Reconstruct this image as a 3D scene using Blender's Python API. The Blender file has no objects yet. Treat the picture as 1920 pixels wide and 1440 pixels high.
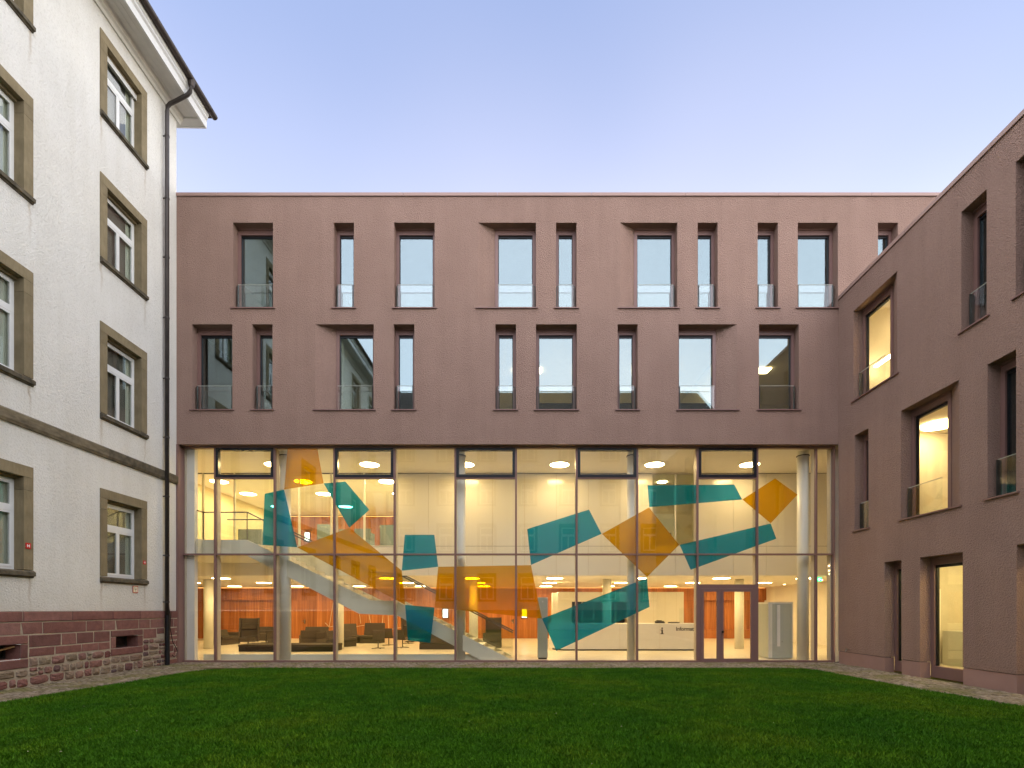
import bpy, bmesh, math, random
import numpy as np
from mathutils import Vector, Matrix

random.seed(7)
rng = np.random.default_rng(7)
SC = bpy.context.scene
COL = SC.collection
R = math.radians

# ------------------------------------------------------------------ camera
EYE = 1.78            # eye height
F = 960.0             # focal length in photo pixels (1920 wide)
VX, VY = 975.0, 1143.0
cam_d = bpy.data.cameras.new('camera')
cam_d.sensor_fit = 'HORIZONTAL'
cam_d.sensor_width = 36.0
cam_d.lens = 18.0
cam_d.shift_x = (960 - VX) / 1920
cam_d.shift_y = (VY - 720) / 1920
cam_d.clip_start = 0.1
cam_d.clip_end = 3000
cam = bpy.data.objects.new('camera', cam_d)
cam.location = (0, 0, EYE)
cam.rotation_euler = (R(90), 0, 0)
COL.objects.link(cam)
SC.camera = cam

# ------------------------------------------------------------------ sky, sun, exposure
SUN_EL, SUN_AZ = 54.0, 184.0      # degrees; azimuth clockwise from +Y (high behind the camera)
world = bpy.data.worlds.new('World')
SC.world = world
world.use_nodes = True
wn = world.node_tree.nodes
wl = world.node_tree.links
for n in list(wn):
    wn.remove(n)
w_out = wn.new('ShaderNodeOutputWorld')
w_bg = wn.new('ShaderNodeBackground')
w_sky = wn.new('ShaderNodeTexSky')
w_sky.sky_type = 'NISHITA'
w_sky.sun_disc = False
w_sky.sun_elevation = R(SUN_EL)
w_sky.sun_rotation = R(SUN_AZ)
w_sky.air_density = 1.0
w_sky.dust_density = 0.3
w_sky.ozone_density = 2.0
w_mix = wn.new('ShaderNodeMixRGB')
w_mix.blend_type = 'MULTIPLY'
w_mix.inputs[0].default_value = 1.0
w_mix.inputs[2].default_value = (1.12, 0.97, 0.95, 1)
wl.new(w_sky.outputs[0], w_mix.inputs[1])
w_haze = wn.new('ShaderNodeMixRGB')       # thin high haze over the whole sky
w_haze.blend_type = 'ADD'
w_haze.inputs[0].default_value = 1.0
w_tc = wn.new('ShaderNodeTexCoord')
w_cl = wn.new('ShaderNodeTexNoise')
w_cl.inputs['Scale'].default_value = 1.5
w_cl.inputs['Detail'].default_value = 2.0
wl.new(w_tc.outputs['Generated'], w_cl.inputs['Vector'])
w_sep = wn.new('ShaderNodeSeparateXYZ')   # haze grows thicker towards the horizon, the same in every direction
wl.new(w_tc.outputs['Generated'], w_sep.inputs[0])


def w_math(op, a, b):
    nd = wn.new('ShaderNodeMath')
    nd.operation = op
    for sock, v in zip(nd.inputs, (a, b)):
        if hasattr(v, 'node'):
            wl.new(v, sock)
        else:
            sock.default_value = v
    return nd.outputs[0]


w_up = w_math('MAXIMUM', w_sep.outputs[2], 0.0)
w_th = w_math('POWER', w_math('SUBTRACT', 1.0, w_up), 1.5)
w_amt = w_math('MULTIPLY', w_th, w_math('MULTIPLY_ADD', w_cl.outputs[0], 2.2))
w_amt.node.inputs[1].links[0].from_node.inputs[2].default_value = -0.10
w_hz = wn.new('ShaderNodeVectorMath')
w_hz.operation = 'SCALE'
w_hz.inputs[0].default_value = (3.5, 2.7, 1.7)
wl.new(w_amt, w_hz.inputs['Scale'])
wl.new(w_hz.outputs[0], w_haze.inputs[2])
wl.new(w_mix.outputs[0], w_haze.inputs[1])
wl.new(w_haze.outputs[0], w_bg.inputs[0])
w_bg.inputs[1].default_value = 0.101
wl.new(w_bg.outputs[0], w_out.inputs[0])

sun_d = bpy.data.lights.new('sun', 'SUN')
sun_d.energy = 1.5
sun_d.angle = R(170)
sun_d.color = (1.0, 0.94, 0.80)
sun = bpy.data.objects.new('sun', sun_d)
az = R(SUN_AZ)
to_sun = Vector((math.sin(az) * math.cos(R(SUN_EL)), math.cos(az) * math.cos(R(SUN_EL)), math.sin(R(SUN_EL))))
sun.rotation_euler = to_sun.to_track_quat('Z', 'Y').to_euler()
sun.location = (0, -30, 60)
COL.objects.link(sun)

vs = SC.view_settings
vs.view_transform = 'Standard'
vs.look = 'None'
vs.gamma = 1.0
vs.use_curve_mapping = False
vs.exposure = 1.82
cy = SC.cycles
cy.use_denoising = True
cy.max_bounces = 8
cy.diffuse_bounces = 4
cy.glossy_bounces = 4
cy.transmission_bounces = 6
cy.transparent_max_bounces = 24
cy.sample_clamp_indirect = 4.0
cy.caustics_reflective = False
cy.caustics_refractive = False

LAMP = 19.0                       # brightness of the lit ceiling lamps
WARM = (1.0, 0.71, 0.31)

# ------------------------------------------------------------------ materials
MATS = {}


class NT:
    def __init__(s, name):
        m = bpy.data.materials.new(name)
        m.use_nodes = True
        s.m, s.n, s.l = m, m.node_tree.nodes, m.node_tree.links
        for n in list(s.n):
            s.n.remove(n)
        s.out = s.n.new('ShaderNodeOutputMaterial')
        MATS[name] = m

    def new(s, t, **kw):
        nd = s.n.new(t)
        for k, v in kw.items():
            if k[0] == '_':
                setattr(nd, k[1:], v)
            else:
                key = int(k[1:]) if k[0] == 'i' and k[1:].isdigit() else k
                nd.inputs[key].default_value = v
        return nd

    def link(s, a, b):
        s.l.new(a, b)

    def pos(s, scale=(1, 1, 1), obj=False):
        g = s.new('ShaderNodeTexCoord').outputs['Object'] if obj else s.new('ShaderNodeNewGeometry').outputs['Position']
        mp = s.new('ShaderNodeMapping')
        mp.inputs['Scale'].default_value = scale
        s.link(g, mp.inputs[0])
        return mp.outputs[0]

    def noise(s, vec, scale, detail=3, rough=0.55):
        nd = s.new('ShaderNodeTexNoise')
        nd.inputs['Scale'].default_value = scale
        nd.inputs['Detail'].default_value = detail
        nd.inputs['Roughness'].default_value = rough
        s.link(vec, nd.inputs['Vector'])
        return nd.outputs[0]

    def ramp(s, fac, stops):
        nd = s.new('ShaderNodeValToRGB')
        el = nd.color_ramp.elements
        while len(el) < len(stops):
            el.new(0.5)
        for e, (p, c) in zip(el, stops):
            e.position = p
            e.color = (*c, 1)
        s.link(fac, nd.inputs[0])
        return nd.outputs[0]

    def mix(s, fac, a, b, blend='MIX'):
        nd = s.new('ShaderNodeMixRGB')
        nd.blend_type = blend
        for sock, v in zip(nd.inputs, (fac, a, b)):
            if hasattr(v, 'node'):
                s.link(v, sock)
            elif isinstance(v, (int, float)):
                sock.default_value = v
            else:
                sock.default_value = (*v, 1) if len(v) == 3 else v
        return nd.outputs[0]

    def math(s, op, a, b=0.0, clamp=False):
        nd = s.new('ShaderNodeMath')
        nd.operation = op
        nd.use_clamp = clamp
        for sock, v in zip(nd.inputs, (a, b)):
            if hasattr(v, 'node'):
                s.link(v, sock)
            else:
                sock.default_value = v
        return nd.outputs[0]

    def bump(s, h, strength, dist):
        nd = s.new('ShaderNodeBump')
        nd.inputs['Strength'].default_value = strength
        nd.inputs['Distance'].default_value = dist
        s.link(h, nd.inputs['Height'])
        return nd.outputs[0]

    def bsdf(s, color, rough=0.8, metal=0.0, spec=0.3, normal=None):
        b = s.new('ShaderNodeBsdfPrincipled')
        for key, v in (('Base Color', color), ('Roughness', rough), ('Metallic', metal), ('Specular IOR Level', spec)):
            if hasattr(v, 'node'):
                s.link(v, b.inputs[key])
            elif key == 'Base Color':
                b.inputs[key].default_value = (*v, 1)
            else:
                b.inputs[key].default_value = v
        if normal is not None:
            s.link(normal, b.inputs['Normal'])
        s.link(b.outputs[0], s.out.inputs[0])
        return b


def plain(name, color, rough=0.6, metal=0.0, spec=0.3, var=0.08, scale=3.0):
    t = NT(name)
    n = t.noise(t.pos(), scale, 4)
    lo = tuple(c * (1 - var) for c in color)
    hi = tuple(min(1, c * (1 + var)) for c in color)
    t.bsdf(t.ramp(n, [(0.3, lo), (0.7, hi)]), rough, metal, spec)
    return t.m


def emit(name, color, strength):
    t = NT(name)
    e = t.new('ShaderNodeEmission')
    e.inputs[0].default_value = (*color, 1)
    e.inputs[1].default_value = strength
    t.link(e.outputs[0], t.out.inputs[0])
    return t.m


def glass(name, refl, tint=(1, 1, 1), waviness=0.0, mirror=(1, 1, 1)):
    t = NT(name)
    tr = t.new('ShaderNodeBsdfTransparent')
    tr.inputs[0].default_value = (*tint, 1)
    gl = t.new('ShaderNodeBsdfGlossy')
    gl.inputs['Roughness'].default_value = 0.0
    gl.inputs[0].default_value = (*mirror, 1)
    fr = t.new('ShaderNodeFresnel')
    bf = t.new('ShaderNodeNewGeometry').outputs['Backfacing']
    t.link(t.math('SUBTRACT', 1.5, t.math('MULTIPLY', bf, 1.5 - 1 / 1.5)), fr.inputs[0])   # same mirror from either side of the sheet
    fac = t.math('MULTIPLY_ADD', fr.outputs[0], 1 - refl, True)
    fac.node.inputs[2].default_value = refl
    if waviness:
        nz = t.noise(t.pos(), 0.55, 1)
        t.link(t.bump(nz, 1.0, waviness), gl.inputs['Normal'])
    mx = t.new('ShaderNodeMixShader')
    t.link(fac, mx.inputs[0])
    t.link(tr.outputs[0], mx.inputs[1])
    t.link(gl.outputs[0], mx.inputs[2])
    t.link(mx.outputs[0], t.out.inputs[0])
    return t.m


def film(name, color, diff, body):
    t = NT(name)
    tr = t.new('ShaderNodeBsdfTransparent')
    tr.inputs[0].default_value = (*color, 1)
    df = t.new('ShaderNodeBsdfDiffuse')
    df.inputs[0].default_value = (*diff, 1)
    tl = t.new('ShaderNodeBsdfTranslucent')
    tl.inputs[0].default_value = (*diff, 1)
    m2 = t.new('ShaderNodeMixShader')
    m2.inputs[0].default_value = 0.5
    t.link(df.outputs[0], m2.inputs[1])
    t.link(tl.outputs[0], m2.inputs[2])
    mx = t.new('ShaderNodeMixShader')
    mx.inputs[0].default_value = body
    t.link(tr.outputs[0], mx.inputs[1])
    t.link(m2.outputs[0], mx.inputs[2])
    t.link(mx.outputs[0], t.out.inputs[0])
    return t.m


def make_materials():
    # rose rendered wall: rough scratched plaster
    t = NT('rose_render')
    p = t.pos()
    a = t.noise(p, 1.1, 4)
    b = t.noise(p, 36, 3, 0.7)
    v = t.new('ShaderNodeTexVoronoi')
    v.inputs['Scale'].default_value = 34
    t.link(p, v.inputs['Vector'])
    c1 = t.ramp(a, [(0.3, (0.332, 0.220, 0.178)), (0.7, (0.362, 0.242, 0.196))])
    c2 = t.mix(0.42, c1, t.ramp(b, [(0.3, (0.60, 0.58, 0.56)), (0.66, (1.12, 1.12, 1.12))]), 'MULTIPLY')
    vst = t.noise(t.pos((2.5, 2.5, 0.18)), 1.0, 4)
    c2 = t.mix(0.30, c2, t.ramp(vst, [(0.35, (0.80, 0.79, 0.78)), (0.65, (1.06, 1.06, 1.06))]), 'MULTIPLY')
    h = t.math('ADD', b, t.math('MULTIPLY', v.outputs['Distance'], 0.8))
    t.bsdf(c2, 0.95, 0, 0.15, t.bump(h, 1.0, 0.024))
    plain('rose_metal', (0.215, 0.122, 0.106), 0.45, 0.0, 0.4, 0.03)
    plain('rose_coping', (0.36, 0.235, 0.20), 0.5, 0.0, 0.4, 0.04, 1.0)
    plain('rose_plinth', (0.33, 0.205, 0.175), 0.75, 0, 0.25, 0.07, 2.0)
    plain('black_gasket', (0.010, 0.011, 0.013), 0.35)
    plain('vent_frame', (0.012, 0.014, 0.020), 0.25, 0, 0.5)
    plain('dark_steel', (0.09, 0.085, 0.075), 0.35, 0.6)
    # white roughcast of the old building
    t = NT('white_render')
    p = t.pos()
    a = t.noise(p, 0.6, 5)
    st = t.noise(t.pos((3.0, 3.0, 0.35)), 1.0, 4)
    b = t.noise(p, 22, 4, 0.7)
    c1 = t.ramp(a, [(0.3, (0.71, 0.70, 0.655)), (0.7, (0.78, 0.77, 0.725))])
    c2 = t.mix(0.22, c1, t.ramp(st, [(0.35, (0.80, 0.78, 0.72)), (0.6, (1, 1, 1))]), 'MULTIPLY')
    c3 = t.mix(0.45, c2, t.ramp(b, [(0.28, (0.66, 0.65, 0.62)), (0.5, (1, 1, 1))]), 'MULTIPLY')
    # rusty runs below the ends of the window sills
    oc = t.new('ShaderNodeTexCoord').outputs['Object']
    sp = t.new('ShaderNodeSeparateXYZ')
    t.link(oc, sp.inputs[0])
    yy, zz = sp.outputs[1], sp.outputs[2]
    wob = t.math('MULTIPLY', t.math('SUBTRACT', t.noise(t.pos((1, 1, 1.5)), 2.0, 3), 0.5), 0.14)
    m = t.math('MODULO', t.math('ADD', t.math('ADD', yy, 3.19 + 3.74 * 10), wob), 3.74)
    band = None
    for cpos, wd in ((0.05, 0.06), (1.72, 0.05)):
        q = t.math('SUBTRACT', 1.0, t.math('DIVIDE', t.math('ABSOLUTE', t.math('SUBTRACT', m, cpos)), wd), True)
        band = q if band is None else t.math('MAXIMUM', band, q)
    run = None
    for zs in (2.52, 6.99, 11.25, 15.27):
        dz = t.math('SUBTRACT', zs, zz)
        q = t.math('MULTIPLY', t.math('SUBTRACT', 1.0, t.math('DIVIDE', dz, 0.95), True), t.math('GREATER_THAN', dz, 0.0))
        run = q if run is None else t.math('MAXIMUM', run, q)
    st_f = t.math('MULTIPLY', t.math('MULTIPLY', band, run), t.math('MULTIPLY', t.noise(p, 3.0, 4), 1.1))
    c3 = t.mix(st_f, c3, (0.36, 0.27, 0.16))
    # dust rising from the plinth
    low_f = t.math('MULTIPLY', t.math('SUBTRACT', 1.0, t.math('DIVIDE', t.math('SUBTRACT', zz, 1.7), 0.9), True), t.math('MULTIPLY', t.noise(p, 2.2, 5), 0.5))
    c3 = t.mix(low_f, c3, (0.50, 0.45, 0.36))
    t.bsdf(c3, 0.95, 0, 0.1, t.bump(b, 1.0, 0.03))
    # olive sandstone trim
    t = NT('sandstone_trim')
    p = t.pos()
    a = t.noise(p, 2.2, 5, 0.6)
    b = t.noise(t.pos((6, 6, 1.2)), 3, 4)
    oi = t.new('ShaderNodeObjectInfo')
    c = t.ramp(a, [(0.25, (0.195, 0.160, 0.098)), (0.75, (0.300, 0.250, 0.160))])
    c = t.mix(0.5, c, t.ramp(b, [(0.3, (0.7, 0.68, 0.62)), (0.7, (1, 1, 1))]), 'MULTIPLY')
    c = t.mix(0.6, c, t.ramp(oi.outputs['Random'], [(0, (0.82, 0.8, 0.76)), (1, (1.1, 1.08, 1.02))]), 'MULTIPLY')
    t.bsdf(c, 0.85, 0, 0.2, t.bump(t.noise(p, 40, 3), 0.4, 0.01))
    t = NT('course_stone')
    p = t.pos()
    c = t.ramp(t.noise(t.pos((2, 2, 6)), 2.0, 5), [(0.3, (0.085, 0.070, 0.048)), (0.7, (0.225, 0.185, 0.120))])
    t.bsdf(c, 0.9, 0, 0.2, t.bump(t.noise(p, 30, 3), 0.5, 0.01))
    t = NT('weathered_sill')
    p = t.pos()
    c = t.ramp(t.noise(p, 5, 5), [(0.3, (0.055, 0.048, 0.035)), (0.7, (0.155, 0.13, 0.09))])
    t.bsdf(c, 0.9, 0, 0.2, t.bump(t.noise(p, 30, 3), 0.5, 0.01))
    # red sandstone blocks
    t = NT('red_sandstone')
    p = t.pos()
    oi = t.new('ShaderNodeObjectInfo')
    base = t.ramp(oi.outputs['Random'], [(0, (0.165, 0.082, 0.072)), (0.5, (0.240, 0.112, 0.094)), (1, (0.300, 0.160, 0.135))])
    c = t.mix(0.7, base, t.ramp(t.noise(p, 7, 6, 0.65), [(0.3, (0.62, 0.6, 0.6)), (0.72, (1.12, 1.1, 1.1))]), 'MULTIPLY')
    t.bsdf(c, 0.9, 0, 0.15, t.bump(t.noise(p, 28, 5, 0.7), 0.8, 0.02))
    t = NT('rubble_stone')
    p = t.pos()
    oi = t.new('ShaderNodeObjectInfo')
    base = t.ramp(oi.outputs['Random'], [(0.0, (0.29, 0.235, 0.17)), (0.25, (0.33, 0.235, 0.185)), (0.5, (0.25, 0.195, 0.135)),
                                         (0.65, (0.30, 0.165, 0.14)), (0.85, (0.20, 0.085, 0.075)), (1.0, (0.16, 0.125, 0.125))])
    c = t.mix(0.85, base, t.ramp(t.noise(p, 12, 6, 0.7), [(0.3, (0.5, 0.48, 0.45)), (0.72, (1.15, 1.13, 1.1))]), 'MULTIPLY')
    t.bsdf(c, 0.95, 0, 0.1, t.bump(t.noise(p, 22, 5, 0.7), 1.0, 0.03))
    t = NT('mortar')
    p = t.pos()
    c = t.ramp(t.noise(p, 4, 6, 0.65), [(0.3, (0.34, 0.285, 0.21)), (0.7, (0.48, 0.41, 0.315))])
    t.bsdf(c, 0.98, 0, 0.05, t.bump(t.noise(p, 30, 5, 0.7), 1.0, 0.02))
    plain('white_paint', (0.72, 0.73, 0.72), 0.4, 0, 0.4, 0.03)
    plain('eave_white', (0.66, 0.655, 0.62), 0.6, 0, 0.2, 0.05)
    plain('copper_gutter', (0.055, 0.042, 0.036), 0.45, 0.3, 0.4, 0.2)
    plain('downpipe_metal', (0.050, 0.043, 0.040), 0.45, 0.3, 0.4, 0.2)
    plain('black_paint', (0.010, 0.010, 0.011), 0.5)
    t = NT('roof_tiles')
    p = t.pos()
    w = t.new('ShaderNodeTexBrick')
    w.inputs['Scale'].default_value = 3.0
    t.link(p, w.inputs['Vector'])
    c = t.ramp(t.noise(p, 2, 4), [(0.3, (0.035, 0.028, 0.026)), (0.7, (0.07, 0.052, 0.046))])
    t.bsdf(c, 0.7, 0, 0.2)
    # glass
    glass('hall_glass', 0.0, (0.985, 0.99, 0.975), 0.0012)
    glass('window_glass', 0.13, (0.78, 0.82, 0.79), 0.0008, (0.68, 0.84, 0.90))
    glass('old_glass', 0.02, (0.92, 0.94, 0.92), 0.002)
    glass('railing_glass', 0.0, (0.97, 0.985, 0.975))
    glass('interior_glass', 0.02, (0.94, 0.98, 0.95))
    film('orange_film', (0.72, 0.41, 0.0), (0.58, 0.28, 0.0), 0.45)
    film('teal_film', (0.040, 0.33, 0.62), (0.0, 0.28, 0.38), 0.40)
    # interior
    plain('interior_white', (0.80, 0.77, 0.71), 0.7, 0, 0.2, 0.02)
    plain('column_white', (0.74, 0.72, 0.63), 0.35, 0, 0.4, 0.02)
    plain('panel_white', (0.76, 0.73, 0.68), 0.14, 0, 0.45, 0.02, 0.8)
    plain('stair_white', (0.70, 0.67, 0.53), 0.45, 0, 0.3, 0.02)
    plain('cream_wall', (0.72, 0.64, 0.44), 0.6, 0, 0.2, 0.04)
    plain('ceiling_white', (0.80, 0.76, 0.68), 0.8, 0, 0.1, 0.02)
    plain('mullion_inside', (0.60, 0.52, 0.40), 0.5, 0, 0.3, 0.02)
    t = NT('wood_veneer')
    p = t.pos((9.0, 9.0, 0.22))
    oi = t.new('ShaderNodeObjectInfo')
    a = t.noise(p, 1.6, 6, 0.65)
    b = t.noise(t.pos((30, 30, 0.5)), 1.0, 3)
    c = t.ramp(a, [(0.25, (0.28, 0.085, 0.020)), (0.5, (0.48, 0.170, 0.045)), (0.75, (0.64, 0.270, 0.090))])
    c = t.mix(0.45, c, t.ramp(b, [(0.35, (0.45, 0.4, 0.36)), (0.65, (1.15, 1.15, 1.15))]), 'MULTIPLY')
    c = t.mix(0.8, c, t.ramp(oi.outputs['Random'], [(0, (0.62, 0.58, 0.55)), (1, (1.2, 1.2, 1.2))]), 'MULTIPLY')
    t.bsdf(c, 0.5, 0, 0.3)
    t = NT('stone_floor')
    p = t.pos()
    st = t.noise(t.pos((0.5, 3.0, 1)), 1.4, 5)
    c = t.ramp(st, [(0.3, (0.56, 0.49, 0.38)), (0.7, (0.72, 0.66, 0.54))])
    t.bsdf(c, 0.3, 0, 0.35)
    t = NT('upholstery')
    p = t.pos()
    oi = t.new('ShaderNodeObjectInfo')
    c = t.ramp(t.noise(p, 60, 2), [(0.3, (0.065, 0.054, 0.042)), (0.7, (0.115, 0.095, 0.075))])
    c = t.mix(0.7, c, t.ramp(oi.outputs['Random'], [(0, (0.7, 0.7, 0.7)), (1, (1.25, 1.25, 1.25))]), 'MULTIPLY')
    t.bsdf(c, 0.95, 0, 0.1)
    plain('dark_base', (0.022, 0.018, 0.015), 0.6)
    plain('grey_booth', (0.16, 0.19, 0.20), 0.9, 0, 0.1)
    plain('lettering_black', (0.02, 0.018, 0.016), 0.5)
    plain('chrome', (0.6, 0.6, 0.6), 0.2, 1.0)
    plain('sign_red', (0.55, 0.02, 0.02), 0.4)
    plain('sign_cream', (0.75, 0.70, 0.52), 0.4)
    plain('sign_white', (0.8, 0.8, 0.8), 0.4)
    plain('timber_plank', (0.30, 0.17, 0.07), 0.7)
    plain('dark_room', (0.16, 0.15, 0.13), 0.9)  # unlit rooms; their darkness is put into this colour
    plain('grey_cabinet', (0.44, 0.46, 0.39), 0.35, 0, 0.4, 0.02)
    plain('lobby_grey', (0.52, 0.49, 0.36), 0.6, 0, 0.3, 0.05)
    plain('room_white', (0.72, 0.66, 0.52), 0.8, 0, 0.1, 0.02)
    emit('lamp_disc', WARM, LAMP)
    emit('cove_light', (1.0, 0.42, 0.10), 1.3)
    emit('room_lamp', (1.0, 0.74, 0.36), 13.0)
    emit('office_lamp', (1.0, 0.76, 0.40), 6.0)
    emit('screen_white', (0.95, 1.0, 0.85), 1.1)
    emit('exit_green', (0.02, 0.8, 0.25), 1.2)
    emit('exit_white', (0.9, 1, 0.9), 1.6)
    # ground
    t = NT('lawn_soil')
    p = t.pos()
    c = t.ramp(t.noise(p, 3, 5), [(0.3, (0.014, 0.045, 0.003)), (0.7, (0.026, 0.075, 0.004))])
    t.bsdf(c, 1.0, 0, 0.0, t.bump(t.noise(p, 40, 4), 0.8, 0.03))
    t = NT('grass_blades')
    p = t.pos()
    at = t.new('ShaderNodeAttribute')
    at.attribute_name = 'rnd'
    big = t.noise(p, 0.45, 4, 0.6)
    sm = t.noise(p, 2.6, 4, 0.6)
    c = t.ramp(big, [(0.32, (0.028, 0.115, 0.002)), (0.5, (0.048, 0.145, 0.002)), (0.66, (0.088, 0.170, 0.003))])
    c = t.mix(0.75, c, t.ramp(sm, [(0.34, (0.62, 0.64, 0.6)), (0.66, (1.30, 1.22, 1.1))]), 'MULTIPLY')
    c = t.mix(0.8, c, t.ramp(at.outputs['Fac'], [(0, (0.75, 0.78, 0.7)), (0.9, (1.15, 1.12, 1.1)), (0.985, (1.6, 1.4, 1.4)), (1, (2.6, 1.9, 2.4))]), 'MULTIPLY')
    b = t.bsdf(c, 0.7, 0, 0.15)
    t = NT('cobble')
    p = t.pos()
    at = t.new('ShaderNodeAttribute')
    at.attribute_name = 'rnd'
    c = t.ramp(at.outputs['Fac'], [(0, (0.130, 0.102, 0.068)), (0.5, (0.215, 0.172, 0.120)), (1, (0.290, 0.240, 0.185))])
    c = t.mix(0.6, c, t.ramp(t.noise(p, 25, 4), [(0.3, (0.6, 0.6, 0.6)), (0.7, (1.1, 1.1, 1.1))]), 'MULTIPLY')
    c = t.mix(t.ramp(t.noise(p, 1.2, 5), [(0.48, (0, 0, 0)), (0.62, (0.7, 0.7, 0.7))]), c, (0.120, 0.115, 0.026))
    t.bsdf(c, 0.85, 0, 0.25, t.bump(t.noise(p, 60, 3), 0.5, 0.01))
    t = NT('joint_moss')
    p = t.pos()
    c = t.ramp(t.noise(p, 1.8, 6), [(0.35, (0.085, 0.068, 0.042)), (0.65, (0.085, 0.092, 0.018))])
    t.bsdf(c, 1.0, 0, 0.0, t.bump(t.noise(p, 50, 4), 0.8, 0.02))
    plain('fallen_leaf', (0.42, 0.36, 0.26), 0.9, 0, 0.1, 0.3, 3)
    plain('gravel_ground', (0.12, 0.11, 0.09), 1.0, 0, 0.0, 0.2)
    plain('bare_soil', (0.10, 0.065, 0.035), 1.0, 0, 0.0, 0.3, 6)


make_materials()
M = MATS


# ------------------------------------------------------------------ mesh helpers
class MB:
    """collects shapes for one mesh"""

    def __init__(s):
        s.v, s.f = [], []

    def add(s, verts, faces):
        o = len(s.v)
        s.v += [tuple(v) for v in verts]
        s.f += [tuple(i + o for i in f) for f in faces]
        return s

    def box(s, x0, x1, y0, y1, z0, z1, tf=None):
        vs_ = [(x0, y0, z0), (x1, y0, z0), (x1, y1, z0), (x0, y1, z0), (x0, y0, z1), (x1, y0, z1), (x1, y1, z1), (x0, y1, z1)]
        if tf:
            vs_ = [tuple(tf @ Vector(v)) for v in vs_]
        return s.add(vs_, [(3, 2, 1, 0), (4, 5, 6, 7), (0, 1, 5, 4), (1, 2, 6, 5), (2, 3, 7, 6), (3, 0, 4, 7)])

    def quad(s, *p):
        return s.add(p, [tuple(range(len(p)))])

    def cyl(s, a, b, r, n=16, r2=None, caps=True):
        a, b = Vector(a), Vector(b)
        d = (b - a).normalized()
        up = Vector((0, 0, 1)) if abs(d.z) < 0.9 else Vector((1, 0, 0))
        e1 = d.cross(up).normalized()
        e2 = d.cross(e1)
        r2 = r if r2 is None else r2
        vs_ = []
        for c, rr in ((a, r), (b, r2)):
            for i in range(n):
                t = 2 * math.pi * i / n
                vs_.append(c + (e1 * math.cos(t) + e2 * math.sin(t)) * rr)
        fs = [(i, (i + 1) % n, n + (i + 1) % n, n + i) for i in range(n)]
        if caps:
            fs += [tuple(range(n - 1, -1, -1)), tuple(range(n, 2 * n))]
        return s.add(vs_, fs)

    def tube(s, pts, r, n=8):
        """swept tube through points"""
        pts = [Vector(p) for p in pts]
        rings = []
        for i, p in enumerate(pts):
            d = (pts[min(i + 1, len(pts) - 1)] - pts[max(i - 1, 0)]).normalized()
            up = Vector((0, 0, 1)) if abs(d.z) < 0.95 else Vector((0, 1, 0))
            e1 = d.cross(up).normalized()
            e2 = d.cross(e1)
            rings.append([p + (e1 * math.cos(2 * math.pi * k / n) + e2 * math.sin(2 * math.pi * k / n)) * r for k in range(n)])
        vs_ = [v for ring in rings for v in ring]
        fs = []
        for i in range(len(pts) - 1):
            for k in range(n):
                fs.append((i * n + k, i * n + (k + 1) % n, (i + 1) * n + (k + 1) % n, (i + 1) * n + k))
        fs += [tuple(range(n - 1, -1, -1)), tuple(range((len(pts) - 1) * n, len(pts) * n))]
        return s.add(vs_, fs)

    def prism(s, poly, axis, a, b):
        """poly = 2D points, extruded along axis from a to b"""
        def mk(p, t):
            return {'x': (t, p[0], p[1]), 'y': (p[0], t, p[1]), 'z': (p[0], p[1], t)}[axis]
        n = len(poly)
        vs_ = [mk(p, a) for p in poly] + [mk(p, b) for p in poly]
        fs = [tuple(range(n)), tuple(range(2 * n - 1, n - 1, -1))] + [(i, n + i, n + (i + 1) % n, (i + 1) % n) for i in range(n)]
        return s.add(vs_, fs)

    def build(s, name, mat, parent=None, bevel=0.0, smooth=False, merge=False):
        me = bpy.data.meshes.new(name)
        me.from_pydata(s.v, [], s.f)
        if merge or bevel:
            bm = bmesh.new()
            bm.from_mesh(me)
            if merge:
                bmesh.ops.remove_doubles(bm, verts=bm.verts, dist=1e-4)
            if bevel:
                bmesh.ops.recalc_face_normals(bm, faces=bm.faces)
                bmesh.ops.bevel(bm, geom=list(bm.edges), offset=bevel, segments=2, affect='EDGES', profile=0.6)
            bm.to_mesh(me)
            bm.free()
        if smooth:
            for p in me.polygons:
                p.use_smooth = True
        me.materials.append(M[mat])
        return link(name, me, parent)


def link(name, data, parent=None, loc=None):
    o = bpy.data.objects.new(name, data)
    COL.objects.link(o)
    if parent is not None:
        o.parent = parent
    if loc is not None:
        o.location = loc
    return o


def thing(name, label, cat, loc=(0, 0, 0), rz=0.0, group=None):
    o = bpy.data.objects.new(name, None)
    o.empty_display_size = 0.2
    COL.objects.link(o)
    o.location = loc
    o.rotation_euler = (0, 0, rz)
    return tag(o, label, cat, group)


def tag(o, label, cat, group=None):
    o['label'] = label
    o['category'] = cat
    if group:
        o['group'] = group
    return o


def struct(o, kind='structure'):
    o['kind'] = kind
    return o


def empty_part(name, parent, loc=(0, 0, 0), rz=0.0):
    o = link(name, None, parent, loc)
    o.rotation_euler = (0, 0, rz)
    o.empty_display_size = 0.1
    return o


def copy_tree(o, parent=None, loc=None):
    c = o.copy()
    COL.objects.link(c)
    c.parent = parent
    if loc is not None:
        c.location = loc
    for ch in o.children:
        copy_tree(ch, c)
    return c


def PX(px, Y):
    """metres right of the camera axis for a photo column measured on a plane at depth Y"""
    return (px - VX) * Y / F


def PZ(py, Y):
    return EYE + (VY - py) * Y / F


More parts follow.
